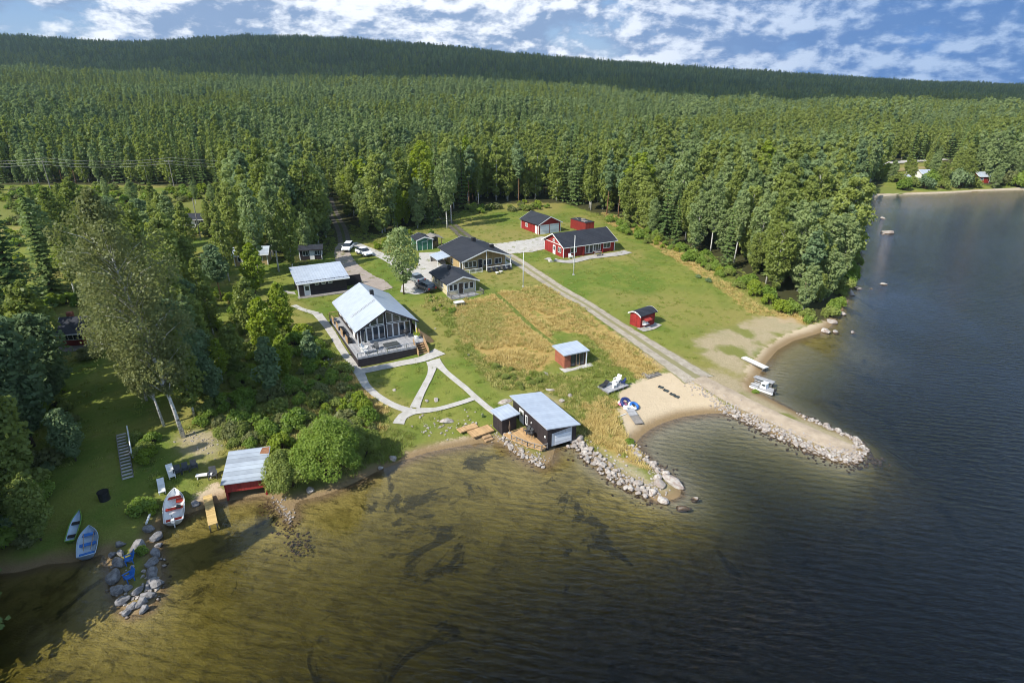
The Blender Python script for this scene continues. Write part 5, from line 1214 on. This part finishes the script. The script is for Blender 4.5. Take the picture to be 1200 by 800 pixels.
for x in (.4,L*.5,L-.3):
    for y in (-.4,.34): m.box(x-.04,x+.04,y-.002,y+.062,-.7,zj-.141)
m.build('posts', M['oldwood'], o)
# motor boat moored to a small landing on the causeway
a, b = np.array([*at(882,452,.1),.1]), np.array([*at(905,460,.1),.1]); c = (a+b)/2
o = thing('motor_boat', 'small white motor boat with flat grey deck and windscreen cabin moored by the causeway', 'boat', (c[0],c[1],0), math.atan2(b[1]-a[1],b[0]-a[0]))
L = 4.2; o.scale = (.74,.74,.8)
for y in (-.62,.62): MB().tube([(-L/2,y,.2),(-L/2+.4,y,.16),(L/2-.2,y,.16),(L/2,y,.2)], [.1,.26,.26,.2], 10).build('pontoon', M['hullwhite'], o, True)
MB().box(-L/2+.2,L/2-.1,-.85,.85,.40,.48).build('deck', M['greydeck'], o)
c_ = MB(); c_.prism([(-.35,-.55,.49),(.75,-.55,.49),(.65,-.5,1.3),(-.1,-.5,1.3)], (0,1.1,0)); cb = c_.build('cabin', M['hullwhite'], o)
MB().box(-.05,.6,-.53,-.505,.95,1.22).build('window', M['glass'], cb); MB().box(-.05,.6,.56,.585,.95,1.22).build('window', M['glass'], cb)
MB().box(-.2,.75,-.62,.62,1.31,1.37).build('cabin_roof', M['hullwhite'], o)
m = MB(); m.box(L/2-.1,L/2+.25,-.16,.16,.45,.95); m.box(L/2,L/2+.14,-.06,.06,-.25,.45); m.build('outboard_motor', M['black'], o, False, .04)
railing(o, [(-L/2+.3,.8,.48),(-.4,.8,.48)], .5, 'steel', 9); railing(o, [(-L/2+.3,-.8,.48),(-.4,-.8,.48)], .5, 'steel', 9)
h = np.array(hit(879,448)); F = Frame(h[:2], .0, math.degrees(math.atan2(b[1]-a[1],b[0]-a[0])))
o = F.thing('landing_stage', 'short grey plank landing beside the moored motor boat', 'jetty')
MB().box(0,2.6,.75,1.6,.5,.58).build('planks', M['greydeck'], o)
m = MB()
for x in (.2,2.4): m.box(x-.05,x+.05,.85,.95,-.8,.5); m.box(x-.05,x+.05,1.4,1.5,-.8,.5)
m.build('posts', M['oldwood'], o)
# ------------------------------------------------------------------ west shore furniture
a, b = at(243,580,.45), at(249.5,614,.45); L = np.hypot(*(b-a))
o = thing('jetty', 'narrow yellow plank jetty running into the shallow water', 'jetty', (a[0],a[1],0), math.atan2(b[1]-a[1],b[0]-a[0]))
m = MB()
for i in range(3): m.box(i*L/3+.01,(i+1)*L/3-.01,-.38,.38,.40,.46)
m.build('planks', mat('yellow_jetty_planks', (.56,.40,.17), (.48,.33,.13), .75, 3, 0, ('x',.13,.4)), o)
m = MB()
for x in (.3,L*.5,L-.2):
    for y in (-.3,.3): m.box(x-.05,x+.05,y-.05,y+.05,-1.0,.40)
m.box(.1,L-.1,-.34,-.28,.28,.40); m.box(.1,L-.1,.28,.34,.28,.40); m.build('posts', M['oldwood'], o)
def lounger(F_xy, z, rz, label):
    o = thing('sun_lounger', label, 'sun lounger', (*F_xy, z), rz, None)
    m = MB(); m.box(-.95,.35,-.3,.3,.28,.36); m.build('seat', M['white'], o)
    m = MB(); m.prism([(.37,-.3,.28),(1.0,-.3,.62),(1.0,-.3,.70),(.37,-.3,.36)], (0,.6,0)); m.build('backrest', M['white'], o)
    for x in (-.8,.3):
        for y in (-.25,.25): MB().box(x-.03,x+.03,y-.03,y+.03,0,.28).build('leg', M['white'], o)
    return o
for (p, q), l in ((((203,562),(199,550)),'white sun lounger beside the row of dark garden chairs'),(((191,580),(189,567)),'white sun lounger closest to the rowing boat bow')):
    x, y, z = hits([p, q]).mean(0); lounger((x,y), z, heading(p, q), l)
def chair(loc, rz, m, label, group=None, name='garden_chair', s=1.0):
    o = thing(name, label, 'chair', loc, rz, group); o.scale = (s,s,s)
    MB().prism([(-.28,-.3,.30),(.28,-.3,.38),(.28,-.3,.43),(-.28,-.3,.35)], (0,.6,0)).build('seat', M[m], o)
    MB().prism([(-.28,-.3,.36),(-.55,-.3,1.0),(-.50,-.3,1.02),(-.22,-.3,.38)], (0,.6,0)).build('backrest', M[m], o)
    for y in (-.36,.36): MB().box(-.35,.32,y-.06,y+.06,.56,.60).build('armrest', M[m], o)
    for x in (-.25,.25):
        for y in (-.34,.34): MB().box(x-.035,x+.035,y-.03,y+.03,0,.56).build('leg', M[m], o)
    return o
for px, py in ((209,556),(218,553),(228,550)):
    x, y, z = hit(px, py); chair((x,y,z), R(-60), 'greyplastic', 'dark garden chair in the row facing the bay from the lawn', 'dark lawn chairs', s=.9)
x, y, z = hit(250,560); chair((x,y,z), R(-70), 'greyplastic', 'dark garden chair between the white bench and the boat shed', s=1.05)
x, y, z = hit(240,560); o = thing('bench', 'low white bench on the grass left of the boat shed', 'bench', (x,y,z), R(12))
MB().box(-.75,.75,-.22,.22,.38,.45).build('seat', M['white'], o)
for s in (-.6,.6): MB().box(s-.04,s+.04,-.18,.18,0,.38).build('leg', M['white'], o)
for (px, py, rz), l in (((152,659,-2.5),'blue folding chair on the stone pier, the one nearer the lawn'),((152,680,-2.2),'blue folding chair towards the tip of the stone pier')):
    x, y, z = hit(px, py); chair((x,y,z+.02), rz, 'blue', l, None, 'folding_chair', .95)
x, y, z = hit(123,585); o = thing('fire_barrel', 'black fire barrel standing in the shade on the west lawn', 'barrel', (x,y,z))
MB().tube([(0,0,0),(0,0,.85)], .45, 16).build('barrel', M['black'], o); MB().tube([(0,0,.85),(0,0,.9)], .48, 16).build('rim', M['rubber'], o)
s0, s1 = hits([(150,560),(143,512)]); Ls = np.hypot(*(s1-s0)[:2]); o = thing('garden_stair', 'grey wooden stair with white handrail climbing the shaded slope', 'stair', tuple(s0), math.atan2(s1[1]-s0[1],s1[0]-s0[0]))
rise = max(.6, s1[2]-s0[2]+.25)
m = MB()
for i in range(15): t = i/14; m.box(t*Ls-.14,t*Ls+.14,-.42,.42,t*rise+.05,t*rise+.10)
m.build('steps', M['concrete'], o)
m = MB()
for y in (-.46,.46): m.prism([(-.1,y-.03,-.1),(Ls,y-.03,rise-.1),(Ls,y-.03,rise+.08),(-.1,y-.03,.08)], (0,.06,0))
m.build('stringer', M['oldwood'], o)
m = MB(); m.tube([(Ls*.35,-.68,.85+rise*.35),(Ls,-.68,.9+rise)], .07, 5); m.box(Ls*.4-.04,Ls*.4+.04,-.72,-.64,rise*.4,rise*.4+.85); m.box(Ls*.97-.04,Ls*.97+.04,-.72,-.64,rise,rise+.9); m.build('handrail', M['white'], o)
a, b = hits([(172,616),(179,600)]); m = MB(); m.tube([(*a[:2],a[2]+.25),(*b[:2],b[2]+.35)], .10, 6); tag(m.build('plank', M['white'], None), 'white plank leaning on the dark stones beside the rowing boat', 'plank')
x, y, z = hit(186,383); o = thing('trampoline', 'round trampoline with blue rim in the west garden', 'trampoline', (x,y,z))
MB().tube([(0,0,.8),(0,0,.84)], 1.3, 20).build('mat', M['black'], o)
m = MB(); m.tube([(1.45*math.cos(t),1.45*math.sin(t),.83) for t in np.linspace(0,6.283,25)], .16, 6, False); m.build('rim_pad', M['blue'], o)
for t in (0,1.57,3.14,4.71): MB().tube([(1.4*math.cos(t),1.4*math.sin(t),0),(1.4*math.cos(t),1.4*math.sin(t),.8)], .03, 5).build('leg', M['steel'], o)
x, y, z = hit(240,306); o = thing('picnic_table', 'dark picnic table on the sunlit lawn behind the lone pine', 'table', (x,y,z), .3)
MB().box(-1.1,1.1,-.4,.4,.70,.76).build('table_top', M['oldwood'], o); MB().box(-1.1,1.1,-.95,-.65,.42,.47).build('bench_seat', M['oldwood'], o); MB().box(-1.1,1.1,.65,.95,.42,.47).build('bench_seat', M['oldwood'], o)
m = MB(); m.box(-.85,-.75,-.9,.9,0,.42); m.box(.75,.85,-.9,.9,0,.42); m.box(-.85,-.75,-.3,.3,.42,.70); m.box(.75,.85,-.3,.3,.42,.70); m.build('trestle', M['oldwood'], o)
for (px, py), l in (((108,404),'white garden chair on the red cottage terrace beside the door'),((116,402),'white garden chair right of the other at the red cottage')):
    x, y, z = hit(px, py); chair((x,y,z+.05), R(-70), 'white', l)
# ------------------------------------------------------------------ beach
a = hits([(701,453),(743,449),(712,461)]); _z = hit(713,462)[2]+.12; F = Frame(at(713,462,_z), _z, math.degrees(heading((712,462),(744,450))))
o = F.thing('beach_deck', 'low grey plank deck on the sand with white furniture', 'deck')
MB().box(0,3.5,0,2.0,.16,.26).build('platform', M['greydeck'], o)
m = MB()
for x in (.1,.95,1.8,2.6,3.4): m.box(x-.06,x+.06,.05,1.95,-.25,.16)
m.build('joists', M['oldwood'], o)
chair(F.w(2.7,1.3,.26), F.a+R(190), 'white', 'white chair at the back of the beach deck', s=1.0)
chair(F.w(2.0,.9,.26), F.a+R(20), 'white', 'white low chair in the middle of the beach deck', s=.8)
chair(F.w(3.0,.7,.26), F.a+R(150), 'navy', 'navy chair near the right end of the beach deck', s=.8)
o = thing('side_table', 'small white table on the beach deck', 'table', F.w(1.5,.55,.26), F.a)
MB().box(-.25,.25,-.2,.2,.38,.42).build('table_top', M['white'], o)
for x in (-.2,.2): MB().box(x-.03,x+.03,-.15,.15,0,.38).build('leg', M['white'], o)
o = thing('lounge_chair', 'black folded lounge chair on the left end of the beach deck', 'chair', F.w(.55,1.5,.26), F.a+R(10))
MB().box(-.6,.35,-.3,.3,.25,.32).build('seat', M['black'], o); MB().prism([(.36,-.3,.26),(.85,-.3,.55),(.85,-.3,.62),(.36,-.3,.33)], (0,.6,0)).build('backrest', M['black'], o)
for x in (-.5,.3): MB().box(x-.03,x+.03,-.28,.28,0,.25).build('leg', M['steel'], o)
x, y, z = hit(763,439); o = thing('plank_pile', 'weathered plank pile lying at the top of the sand', 'planks', (x,y,z), R(28))
m = MB()
for i in range(6): m.box(-1.2,1.2,-.7+i*.24,-.54+i*.24,.02+.04*(i%2),.10+.04*(i%2))
m.build('planks', M['oldwood'], o); MB().box(-.9,-.7,-.75,.75,.145,.2).build('batten', M['oldwood'], o)
for (px, py), l in (((774.5,454),'black beach mat farthest up the sand'),((780.5,458),'black beach mat second from the top of the sand'),((788,462.5),'black beach mat third from the top, left of the lowest pair'),((793,465),'black beach mat closest to the bay')):
    x, y, z = hit(px, py); o = thing('beach_mat', l, 'mat', (x,y,z+.02), R(-40))
    MB().box(-.32,.32,-.25,.25,.0,.09).build('pad', M['canvas'], o, False, .02); MB().box(-.32,-.2,-.22,.22,.091,.16).build('headrest', M['black'], o, False, .02)
def ring(px, py, r, t, mats_, label, tilt=0, dz=0):
    x, y, z = hit(px, py); o = thing('swim_ring', label, 'swim ring', (x,y,z+t+dz)); o.rotation_euler = (tilt, .15, .4)
    k = len(mats_)
    for i in range(k):
        th = np.linspace(2*math.pi*i/k, 2*math.pi*(i+1)/k, 24//k+1); MB().tube([(r*math.cos(a),r*math.sin(a),0) for a in th], t, 8, False).build('ring_panel', M[mats_[i]], o, True)
ring(729,474,.42,.16,('pink','white','pink','pink'),'pink inflatable ring behind the navy ring on the sand')
ring(733,476,.55,.20,('navy','navy','white'),'large navy and white inflatable ring on the sand',.7,.3)
ring(743,478,.45,.17,('blue','blue','white','blue'),'blue inflatable ring beside the navy ring',.4,.15)
x, y, z = hit(735,479); o = thing('pedal_float', 'white inflatable seat lying between the rings on the beach', 'inflatable', (x,y,z), .8)
MB().box(-.5,.5,-.3,.3,.05,.3).build('cushion', M['white'], o, True, .08); MB().box(-.5,-.3,-.3,.3,.31,.6).build('backrest', M['white'], o, True, .06)
a, b = hits([(737,480),(749,498)]); L = np.hypot(*(b-a)[:2]); o = thing('floating_jetty', 'grey floating jetty pulled up on the sand', 'jetty', (a[0],a[1],a[2]+.05), math.atan2(b[1]-a[1],b[0]-a[0])); o.rotation_euler[1] = math.atan2(a[2]-b[2], L)
MB().box(0,L*.48,-.5,.5,.12,.22).build('deck_section', M['greydeck'], o); MB().box(L*.5,L,-.5,.5,.10,.20).build('deck_section', M['oldwood'], o)
m = MB()
for x_ in (.3,L*.4,L*.6,L-.2): m.box(x_-.12,x_+.12,-.42,.42,-.05,.10)
m.build('floats', M['black'], o)
a, b = hits([(724,489),(734,485)]); m = MB(); m.tube([(*a[:2],a[2]+.08),(*b[:2],b[2]+.08)], .05, 5); tag(m.build('pole', M['white'], None), 'white pole lying on the sand left of the floating jetty', 'pole')
# ------------------------------------------------------------------ flagpoles, poles and wires
def flagpole(px, py, h, label):
    x, y, z = hit(px, py); o = thing('flagpole', label, 'flagpole', (x,y,z))
    MB().tube([(0,0,0),(0,0,h*.5),(0,0,h)], [.075,.062,.04], 8).build('pole', M['white'], o, True); MB().tube([(0,0,h),(0,0,h+.06),(0,0,h+.16)], [.05,.1,.02], 8).build('finial', M['white'], o, True)
    m = MB(); m.box(-.2,.2,-.2,.2,-.1,.12); m.build('footing', M['concrete'], o); m = MB(); m.tube([(.09,0,.8),(.06,0,h-.1)], .012, 4); m.build('halyard', M['white'], o)
flagpole(672, 322, 7.4, 'tall white flagpole on the mown field before the red house')
flagpole(613, 336, 6.2, 'shorter white flagpole at the edge of the dry meadow')
def upole(px, py, h, label, arms=True, group=None):
    x, y, z = hit(px, py); o = thing('utility_pole', label, 'utility pole', (x,y,z), .1, group)
    MB().tube([(0,0,-.2),(0,0,h)], [.13,.09], 7).build('pole', M['oldwood'], o)
    if arms:
        MB().box(-1.2,1.2,-.06,.06,h-.6,h-.48).build('crossarm', M['oldwood'], o)
        for xx in (-1.1,0,1.1): MB().tube([(xx,0,h-.48),(xx,0,h-.25)], .05, 6).build('insulator', M['white'], o)
    return np.array([x,y,z+h-.25])
upole(235.5, 281, 9.2, 'pale wooden utility pole standing alone in the west garden', False)
tops = [upole(px, py, 9.5, 'wooden power line pole in the cut strip', True, 'power line poles') for px, py in ((-90,224),(60,224),(205,223),(345,222))]
for k, dx in enumerate((-1.1,0,1.1)):
    m = MB()
    for a, b in zip(tops[:-1], tops[1:]):
        m.tube([a+(b-a)*t+np.array([dx,0,-1.1*4*t*(1-t)+(k-1)*.9]) for t in np.linspace(0,1,12)], .022, 4)
    tag(m.build('power_line', M['steel'], None), ('lowest','middle','highest')[k]+' grey wire of the power line crossing the wood edge on the left', 'wire')
# ------------------------------------------------------------------ on the large deck and around the cream houses
def onM(x, y, z=1.25): return FM.w(x, y, z)
o = thing('hot_tub', 'square dark covered hot tub sunk into the large deck', 'hot tub', onM(5.2,1.9), FM.a)
MB().box(-.95,.95,-.8,.8,-.05,.22).build('tub', M['greyplastic'], o); MB().box(-1.0,-.01,-.85,.85,.221,.30).build('cover', M['tub'], o, False, .02); MB().box(.01,1.0,-.85,.85,.221,.30).build('cover', M['tub'], o, False, .02)
o = thing('parasol', 'closed dark parasol standing on the left of the large deck', 'parasol', onM(2.0,3.2), 0)
MB().tube([(0,0,0),(0,0,2.3)], .03, 6).build('pole', M['steel'], o); MB().tube([(0,0,.75),(0,0,1.1),(0,0,2.2)], [.17,.16,.04], 8).build('canopy', M['canvas'], o, True); MB().tube([(0,0,0),(0,0,.09)], .28, 12).build('base', M['concrete'], o)
chair(onM(1.6,2.1), FM.a+R(-30), 'white', 'white lounge chair left of the dark one on the large deck'); chair(onM(2.9,1.7), FM.a+R(-120), 'greyplastic', 'dark lounge chair before the parasol on the large deck')
chair(onM(1.3,1.2), FM.a+R(20), 'white', 'white lounge chair nearest the front left corner of the large deck')
o = thing('side_table', 'small pale table between the lounge chairs on the large deck', 'table', onM(2.2,1.2), FM.a)
MB().box(-.4,.4,-.25,.25,.40,.45).build('table_top', M['greydeck'], o)
for x_ in (-.3,.3): MB().box(x_-.03,x_+.03,-.2,.2,0,.40).build('leg', M['steel'], o)
o = thing('grill', 'black egg shaped grill on a stand by the glazed gable', 'grill', onM(8.0,4.0), FM.a)
MB().tube([(0,0,.5),(0,0,.62),(0,0,.85),(0,0,1.1),(0,0,1.25)], [.16,.36,.42,.33,.1], 12).build('bowl', M['black'], o, True)
for x_,y_ in ((-.25,-.2),(.25,-.2),(0,.28)): MB().tube([(x_,y_,0),(x_*.6,y_*.6,.55)], .03, 5).build('leg', M['steel'], o)
MB().tube([(0,0,1.25),(0,0,1.33)], .07, 8).build('vent', M['steel'], o)
o = thing('flower_pot', 'broad pot of yellow flowers beside the deck stair', 'flower pot', onM(9.2,3.0), 0)
MB().tube([(0,0,0),(0,0,.4)], [.3,.42], 12).build('pot', M['white'], o)
c_ = link(bpy.data.objects.new('flowers', bush_mesh('flowers', .7, .6, 260, .09, 8, 'limeleaf')[1])); c_.parent = o; c_.location = (0,0,.3)
MB().prism([(-.1,0,.5),(.1,0,.5),(.1,.0,1.5),(-.02,0,1.6)], (.0,.1,0)).build('yellow_bloom', M['yellow'], o)
for i, u in enumerate(np.linspace(4.9, 9.2, 5)):
    chair(F3.w(u,-2.9,.0), F3.a+R(-90), 'black', 'black garden chair in the row on the grass below the white railing', 'black chairs by the white railing')
for u, v in ((5.6,-4.6),(6.6,-4.2)):
    x, y, z = F3.w(u,v,0); o = thing('stool', 'low white stool on the grass before the black chairs', 'stool', (x,y,T1(x,y)), .4, 'white stools'); MB().tube([(0,0,.34),(0,0,.40)], .34, 12).build('seat', M['white'], o)
    for q in (0,2.1,4.2): MB().tube([(.2*math.cos(q),.2*math.sin(q),0),(.2*math.cos(q),.2*math.sin(q),.34)], .03, 5).build('leg', M['white'], o)
o = thing('dining_table', 'brown wooden table on the porch of the cream house', 'table', F3.w(6.6,-1.15,.28), F3.a)
MB().box(-.9,.9,-.42,.42,.70,.76).build('table_top', M['wood'], o)
for x_ in (-.8,.8):
    for y_ in (-.35,.35): MB().box(x_-.04,x_+.04,y_-.04,y_+.04,0,.70).build('leg', M['wood'], o)
for k, (u, rz) in enumerate(((5.3,0),(7.9,180))): chair(F3.w(u,-1.15,.28), F3.a+R(rz), 'wood', ('brown porch chair left of the dining table','brown porch chair right of the dining table')[k], s=1.0)
o = thing('table', 'white table on the grass below the cottage terrace', 'table', tuple(hit(538,358)), F4.a)
MB().box(-.8,.8,-.5,.5,.62,.70).build('table_top', M['white'], o)
for x_ in (-.7,.7):
    for y_ in (-.4,.4): MB().box(x_-.04,x_+.04,y_-.04,y_+.04,-.05,.62).build('leg', M['white'], o)
o = thing('grill', 'small covered black grill on the boat house deck', 'grill', FB.w(-.55,2.3,.5), FB.a)
MB().tube([(0,0,.55),(0,0,.8),(0,0,.95)], [.26,.3,.08], 10).build('bowl', M['black'], o, True)
for x_,y_ in ((-.2,-.15),(.2,-.15),(0,.2)): MB().tube([(x_,y_,0),(x_*.7,y_*.7,.58)], .025, 5).build('leg', M['steel'], o)
for k, y in enumerate((2.95,3.6)): chair(FB.w(-.5,y,.5), FB.a+R(180), 'greyplastic', ('grey chair beside the grill on the boat house deck','grey chair nearer the white door on the boat house deck')[k], s=.8)
o = thing('parasol', 'folded brown parasol between the sauna shed and the boat house', 'parasol', FB.w(-2.2,4.4,.5), 0)
MB().tube([(0,0,0),(0,0,1.5)], .03, 6).build('pole', M['wood'], o); MB().tube([(0,0,.5),(0,0,.8),(0,0,1.45)], [.14,.13,.03], 8).build('canopy', M['bark'], o, True); MB().tube([(0,0,0),(0,0,.08)], .2, 10).build('base', M['concrete'], o)
o = thing('patio_table', 'garden table with seats on the paving before the red house', 'table', F6.w(7.6,-1.5,.05), F6.a)
MB().box(-.8,.8,-.4,.4,.68,.74).build('table_top', M['oldwood'], o); MB().box(-.8,.8,-.85,-.6,.4,.45).build('bench_seat', M['oldwood'], o)
for x_ in (-.7,.7): MB().box(x_-.04,x_+.04,-.8,.35,-.02,.39).build('leg', M['oldwood'], o)
chair(F6.w(1.2,-.9,.05), F6.a+R(-90), 'white', 'white chair against the left end of the red house front')
o = thing('planter', 'row of pale stones and plants at the corner of the red house', 'planter', tuple(hit(648,306)), F6.a)
MB().box(-1.0,1.0,-.4,.4,-.1,.35).build('trough', M['concrete'], o, False, .05); c_ = link(bpy.data.objects.new('plants', bush_mesh('plants', .6, .8, 260, .1, 8, 'bushleaf')[1])); c_.parent = o; c_.location = (0,0,.25)
# ------------------------------------------------------------------ camera, light, sky
cam = bpy.data.cameras.new('camera'); cam.sensor_width = 36; cam.lens = 36*FPX/1200; cam.clip_end = 12000; cam.clip_start = .5
co_ = link(bpy.data.objects.new('camera', cam)); co_.location = (0,0,CAMH); co_.rotation_euler = (math.pi/2-PITCH, 0, 0); scn.camera = co_
SUN_AZ = math.atan2(-.62, -.78); SUN_EL = R(43)                  # towards the sun: behind and to the left of the camera
sv = Vector((math.cos(SUN_EL)*math.cos(SUN_AZ), math.cos(SUN_EL)*math.sin(SUN_AZ), math.sin(SUN_EL)))
sl = bpy.data.lights.new('sun', 'SUN'); sl.energy = 4.6; sl.angle = R(.5); sl.color = (1,.95,.86)
so = link(bpy.data.objects.new('sun', sl)); so.rotation_euler = sv.to_track_quat('Z', 'Y').to_euler(); so.location = (0,0,300)
w = bpy.data.worlds.new('World'); scn.world = w; w.use_nodes = True
nt = w.node_tree; nt.nodes.clear()
def N_(typ, **kw):
    d = nt.nodes.new(typ)
    for k, v in kw.items(): setattr(d, k, v)
    return d
L_ = nt.links.new
sky = N_('ShaderNodeTexSky', sky_type='NISHITA', sun_disc=False, sun_elevation=SUN_EL, sun_rotation=math.pi/2-SUN_AZ, altitude=100, air_density=1.0, dust_density=.6, ozone_density=1.5)
bg = N_('ShaderNodeBackground'); bg.inputs['Strength'].default_value = .10
wo = N_('ShaderNodeOutputWorld'); L_(bg.outputs[0], wo.inputs[0])
def wm(op, a, b, clamp=False):
    d = N_('ShaderNodeMath', operation=op, use_clamp=clamp)
    for i, q in enumerate((a, b)):
        if isinstance(q, bpy.types.NodeSocket): L_(q, d.inputs[i])
        else: d.inputs[i].default_value = q
    return d.outputs[0]
def wr(v, a, b, lo=0., hi=1.):
    d = N_('ShaderNodeMapRange', interpolation_type='SMOOTHSTEP'); L_(v, d.inputs[0]); d.inputs[1].default_value = a; d.inputs[2].default_value = b; d.inputs[3].default_value = lo; d.inputs[4].default_value = hi; return d.outputs[0]
tc = N_('ShaderNodeTexCoord'); sep = N_('ShaderNodeSeparateXYZ'); L_(tc.outputs['Generated'], sep.inputs[0])
# cloud field: azimuth / elevation coordinates so that towers stand up at the skyline
az = wm('ARCTAN2', sep.outputs[0], sep.outputs[1]); el = wm('ARCSINE', sep.outputs[2], 0)
def cloud(dx, dz, scale, zs, det, seed):
    cb = N_('ShaderNodeCombineXYZ')
    L_(wm('ADD', wm('MULTIPLY', az, scale), dx+seed), cb.inputs[0]); L_(wm('ADD', wm('MULTIPLY', el, scale*zs), dz), cb.inputs[1]); cb.inputs[2].default_value = seed
    nz = N_('ShaderNodeTexNoise'); nz.inputs['Scale'].default_value = 1; nz.inputs['Detail'].default_value = det; nz.inputs['Roughness'].default_value = .60; nz.inputs['Distortion'].default_value = .1
    L_(cb.outputs[0], nz.inputs['Vector']); return nz.outputs['Fac']
d1 = cloud(0, 0, 6.5, 1.9, 12, 9.4); d2 = cloud(-.06, .13, 6.5, 1.9, 12, 9.4)     # the second sample lies towards the sun
big = cloud(0, 0, 2.6, 2.6, 3, 8.1)
right = wr(az, .0, .60)
dens = wm('ADD', wm('ADD', d1, wm('MULTIPLY', wm('SUBTRACT', big, .5), .5)), wm('MULTIPLY', right, -.02))
cover = wr(dens, .30, .42)
lit = wr(wm('SUBTRACT', d1, d2), -.05, .07)
thick = wr(dens, .50, .72)
def cmix(f, a, b):
    d = N_('ShaderNodeMix', data_type='RGBA')
    for i, q in ((0,f),(6,a),(7,b)):
        if isinstance(q, bpy.types.NodeSocket): L_(q, d.inputs[i])
        else: d.inputs[i].default_value = q if i == 0 else (*q, 1)
    return d.outputs[2]
dark = cmix(right, (1.9,2.7,4.3), (.7,1.6,3.8)); bright = cmix(right, (8.0,8.2,8.6), (3.4,4.4,6.2))
cc = cmix(lit, dark, bright)
cc = cmix(wm('MULTIPLY', wr(el, .13, .30), .7), cc, (5.4,7.8,11.2))
blue = cmix(.55, sky.outputs[0], (.8,2.1,5.2))
blue = cmix(right, blue, (.7,1.8,4.4))
skyc = cmix(wm('MULTIPLY', cover, .93), blue, cc)
above = wr(el, -.01, .0)
# higher up the sky is mostly open blue
up = wr(el, .35, .95)
skyc = cmix(wm('MULTIPLY', up, .6), skyc, sky.outputs[0])
L_(cmix(above, sky.outputs[0], skyc), bg.inputs[0])
# a broad cumulus overhead, out of the picture, whose shade lies on the far ridge
def overhead_cloud():
    alt = 1500.0; k = alt/math.tan(SUN_EL); dx, dy = -math.cos(SUN_AZ)*k, -math.sin(SUN_AZ)*k
    edge = [(-2600,1250),(-1300,1080),(-560,1010),(-330,990),(-100,1000),(60,960),(200,860),(420,760),(700,720),(1300,760),(2300,900),(2600,2600),(-2600,2600)]
    mb = MB(); c = np.array(edge, float)
    n = 60; ring = []
    per = np.concatenate([[c[i]*(1-s)+c[(i+1)%len(c)]*s for s in np.linspace(0,1,9)[:-1]] for i in range(len(c))])
    cen = per.mean(0)
    V = []; lev = [(1.0,0),(1.01,60),(.97,190),(.86,330),(.6,430),(.25,480)]
    for f, zz in lev:
        for i, p in enumerate(per):
            q = cen+(p-cen)*f+nrs.uniform(-60,60,2)*(.6+.4*f)
            V.append((q[0]-dx, q[1]-dy, alt+zz+nrs.uniform(-25,25)*(f < 1)))
    m = len(per); F = []
    for l in range(len(lev)-1):
        for i in range(m): j = (i+1) % m; F.append([l*m+i, l*m+j, (l+1)*m+j, (l+1)*m+i])
    F.append(list(range(m))[::-1]); F.append([(len(lev)-1)*m+i for i in range(m)])
    t = NT('cloud'); d = t.n('ShaderNodeBsdfDiffuse', {'Color':(.9,.9,.92)}); tr = t.n('ShaderNodeBsdfTransparent', {'Color':(1,1,1)})
    mx = t.n('ShaderNodeMixShader', {0:.56}); t.set(mx, 1, tr.outputs[0]); t.set(mx, 2, d.outputs[0]); t.surf(mx.outputs[0])
    o = link(bpy.data.objects.new('cloud', new_mesh('cloud', V, F, t.m, True))); tag(o, kind='stuff')
overhead_cloud()
def haze():
    b = MB().box(-3000, 3000, -120, 3150, -9, 330).build('haze', None); tag(b, kind='stuff')
    t = NT('haze'); v = t.n('ShaderNodeVolumePrincipled', {'Color':(.62,.84,1.0),'Density':.00007,'Anisotropy':.2}); t.t.links.new(v.outputs[0], t.out.inputs['Volume'])
    b.data.materials.append(t.m)
haze()
scn.view_settings.view_transform = 'Standard'; scn.view_settings.look = 'None'; scn.view_settings.gamma = 1; scn.view_settings.use_curve_mapping = False
scn.view_settings.exposure = .58
cy = scn.cycles
cy.max_bounces = 5; cy.diffuse_bounces = 3; cy.glossy_bounces = 2; cy.transmission_bounces = 4; cy.transparent_max_bounces = 8; cy.volume_bounces = 0
cy.caustics_reflective = False; cy.caustics_refractive = False; cy.use_denoising = True
cy.sample_clamp_indirect = 4; cy.filter_width = 1.0
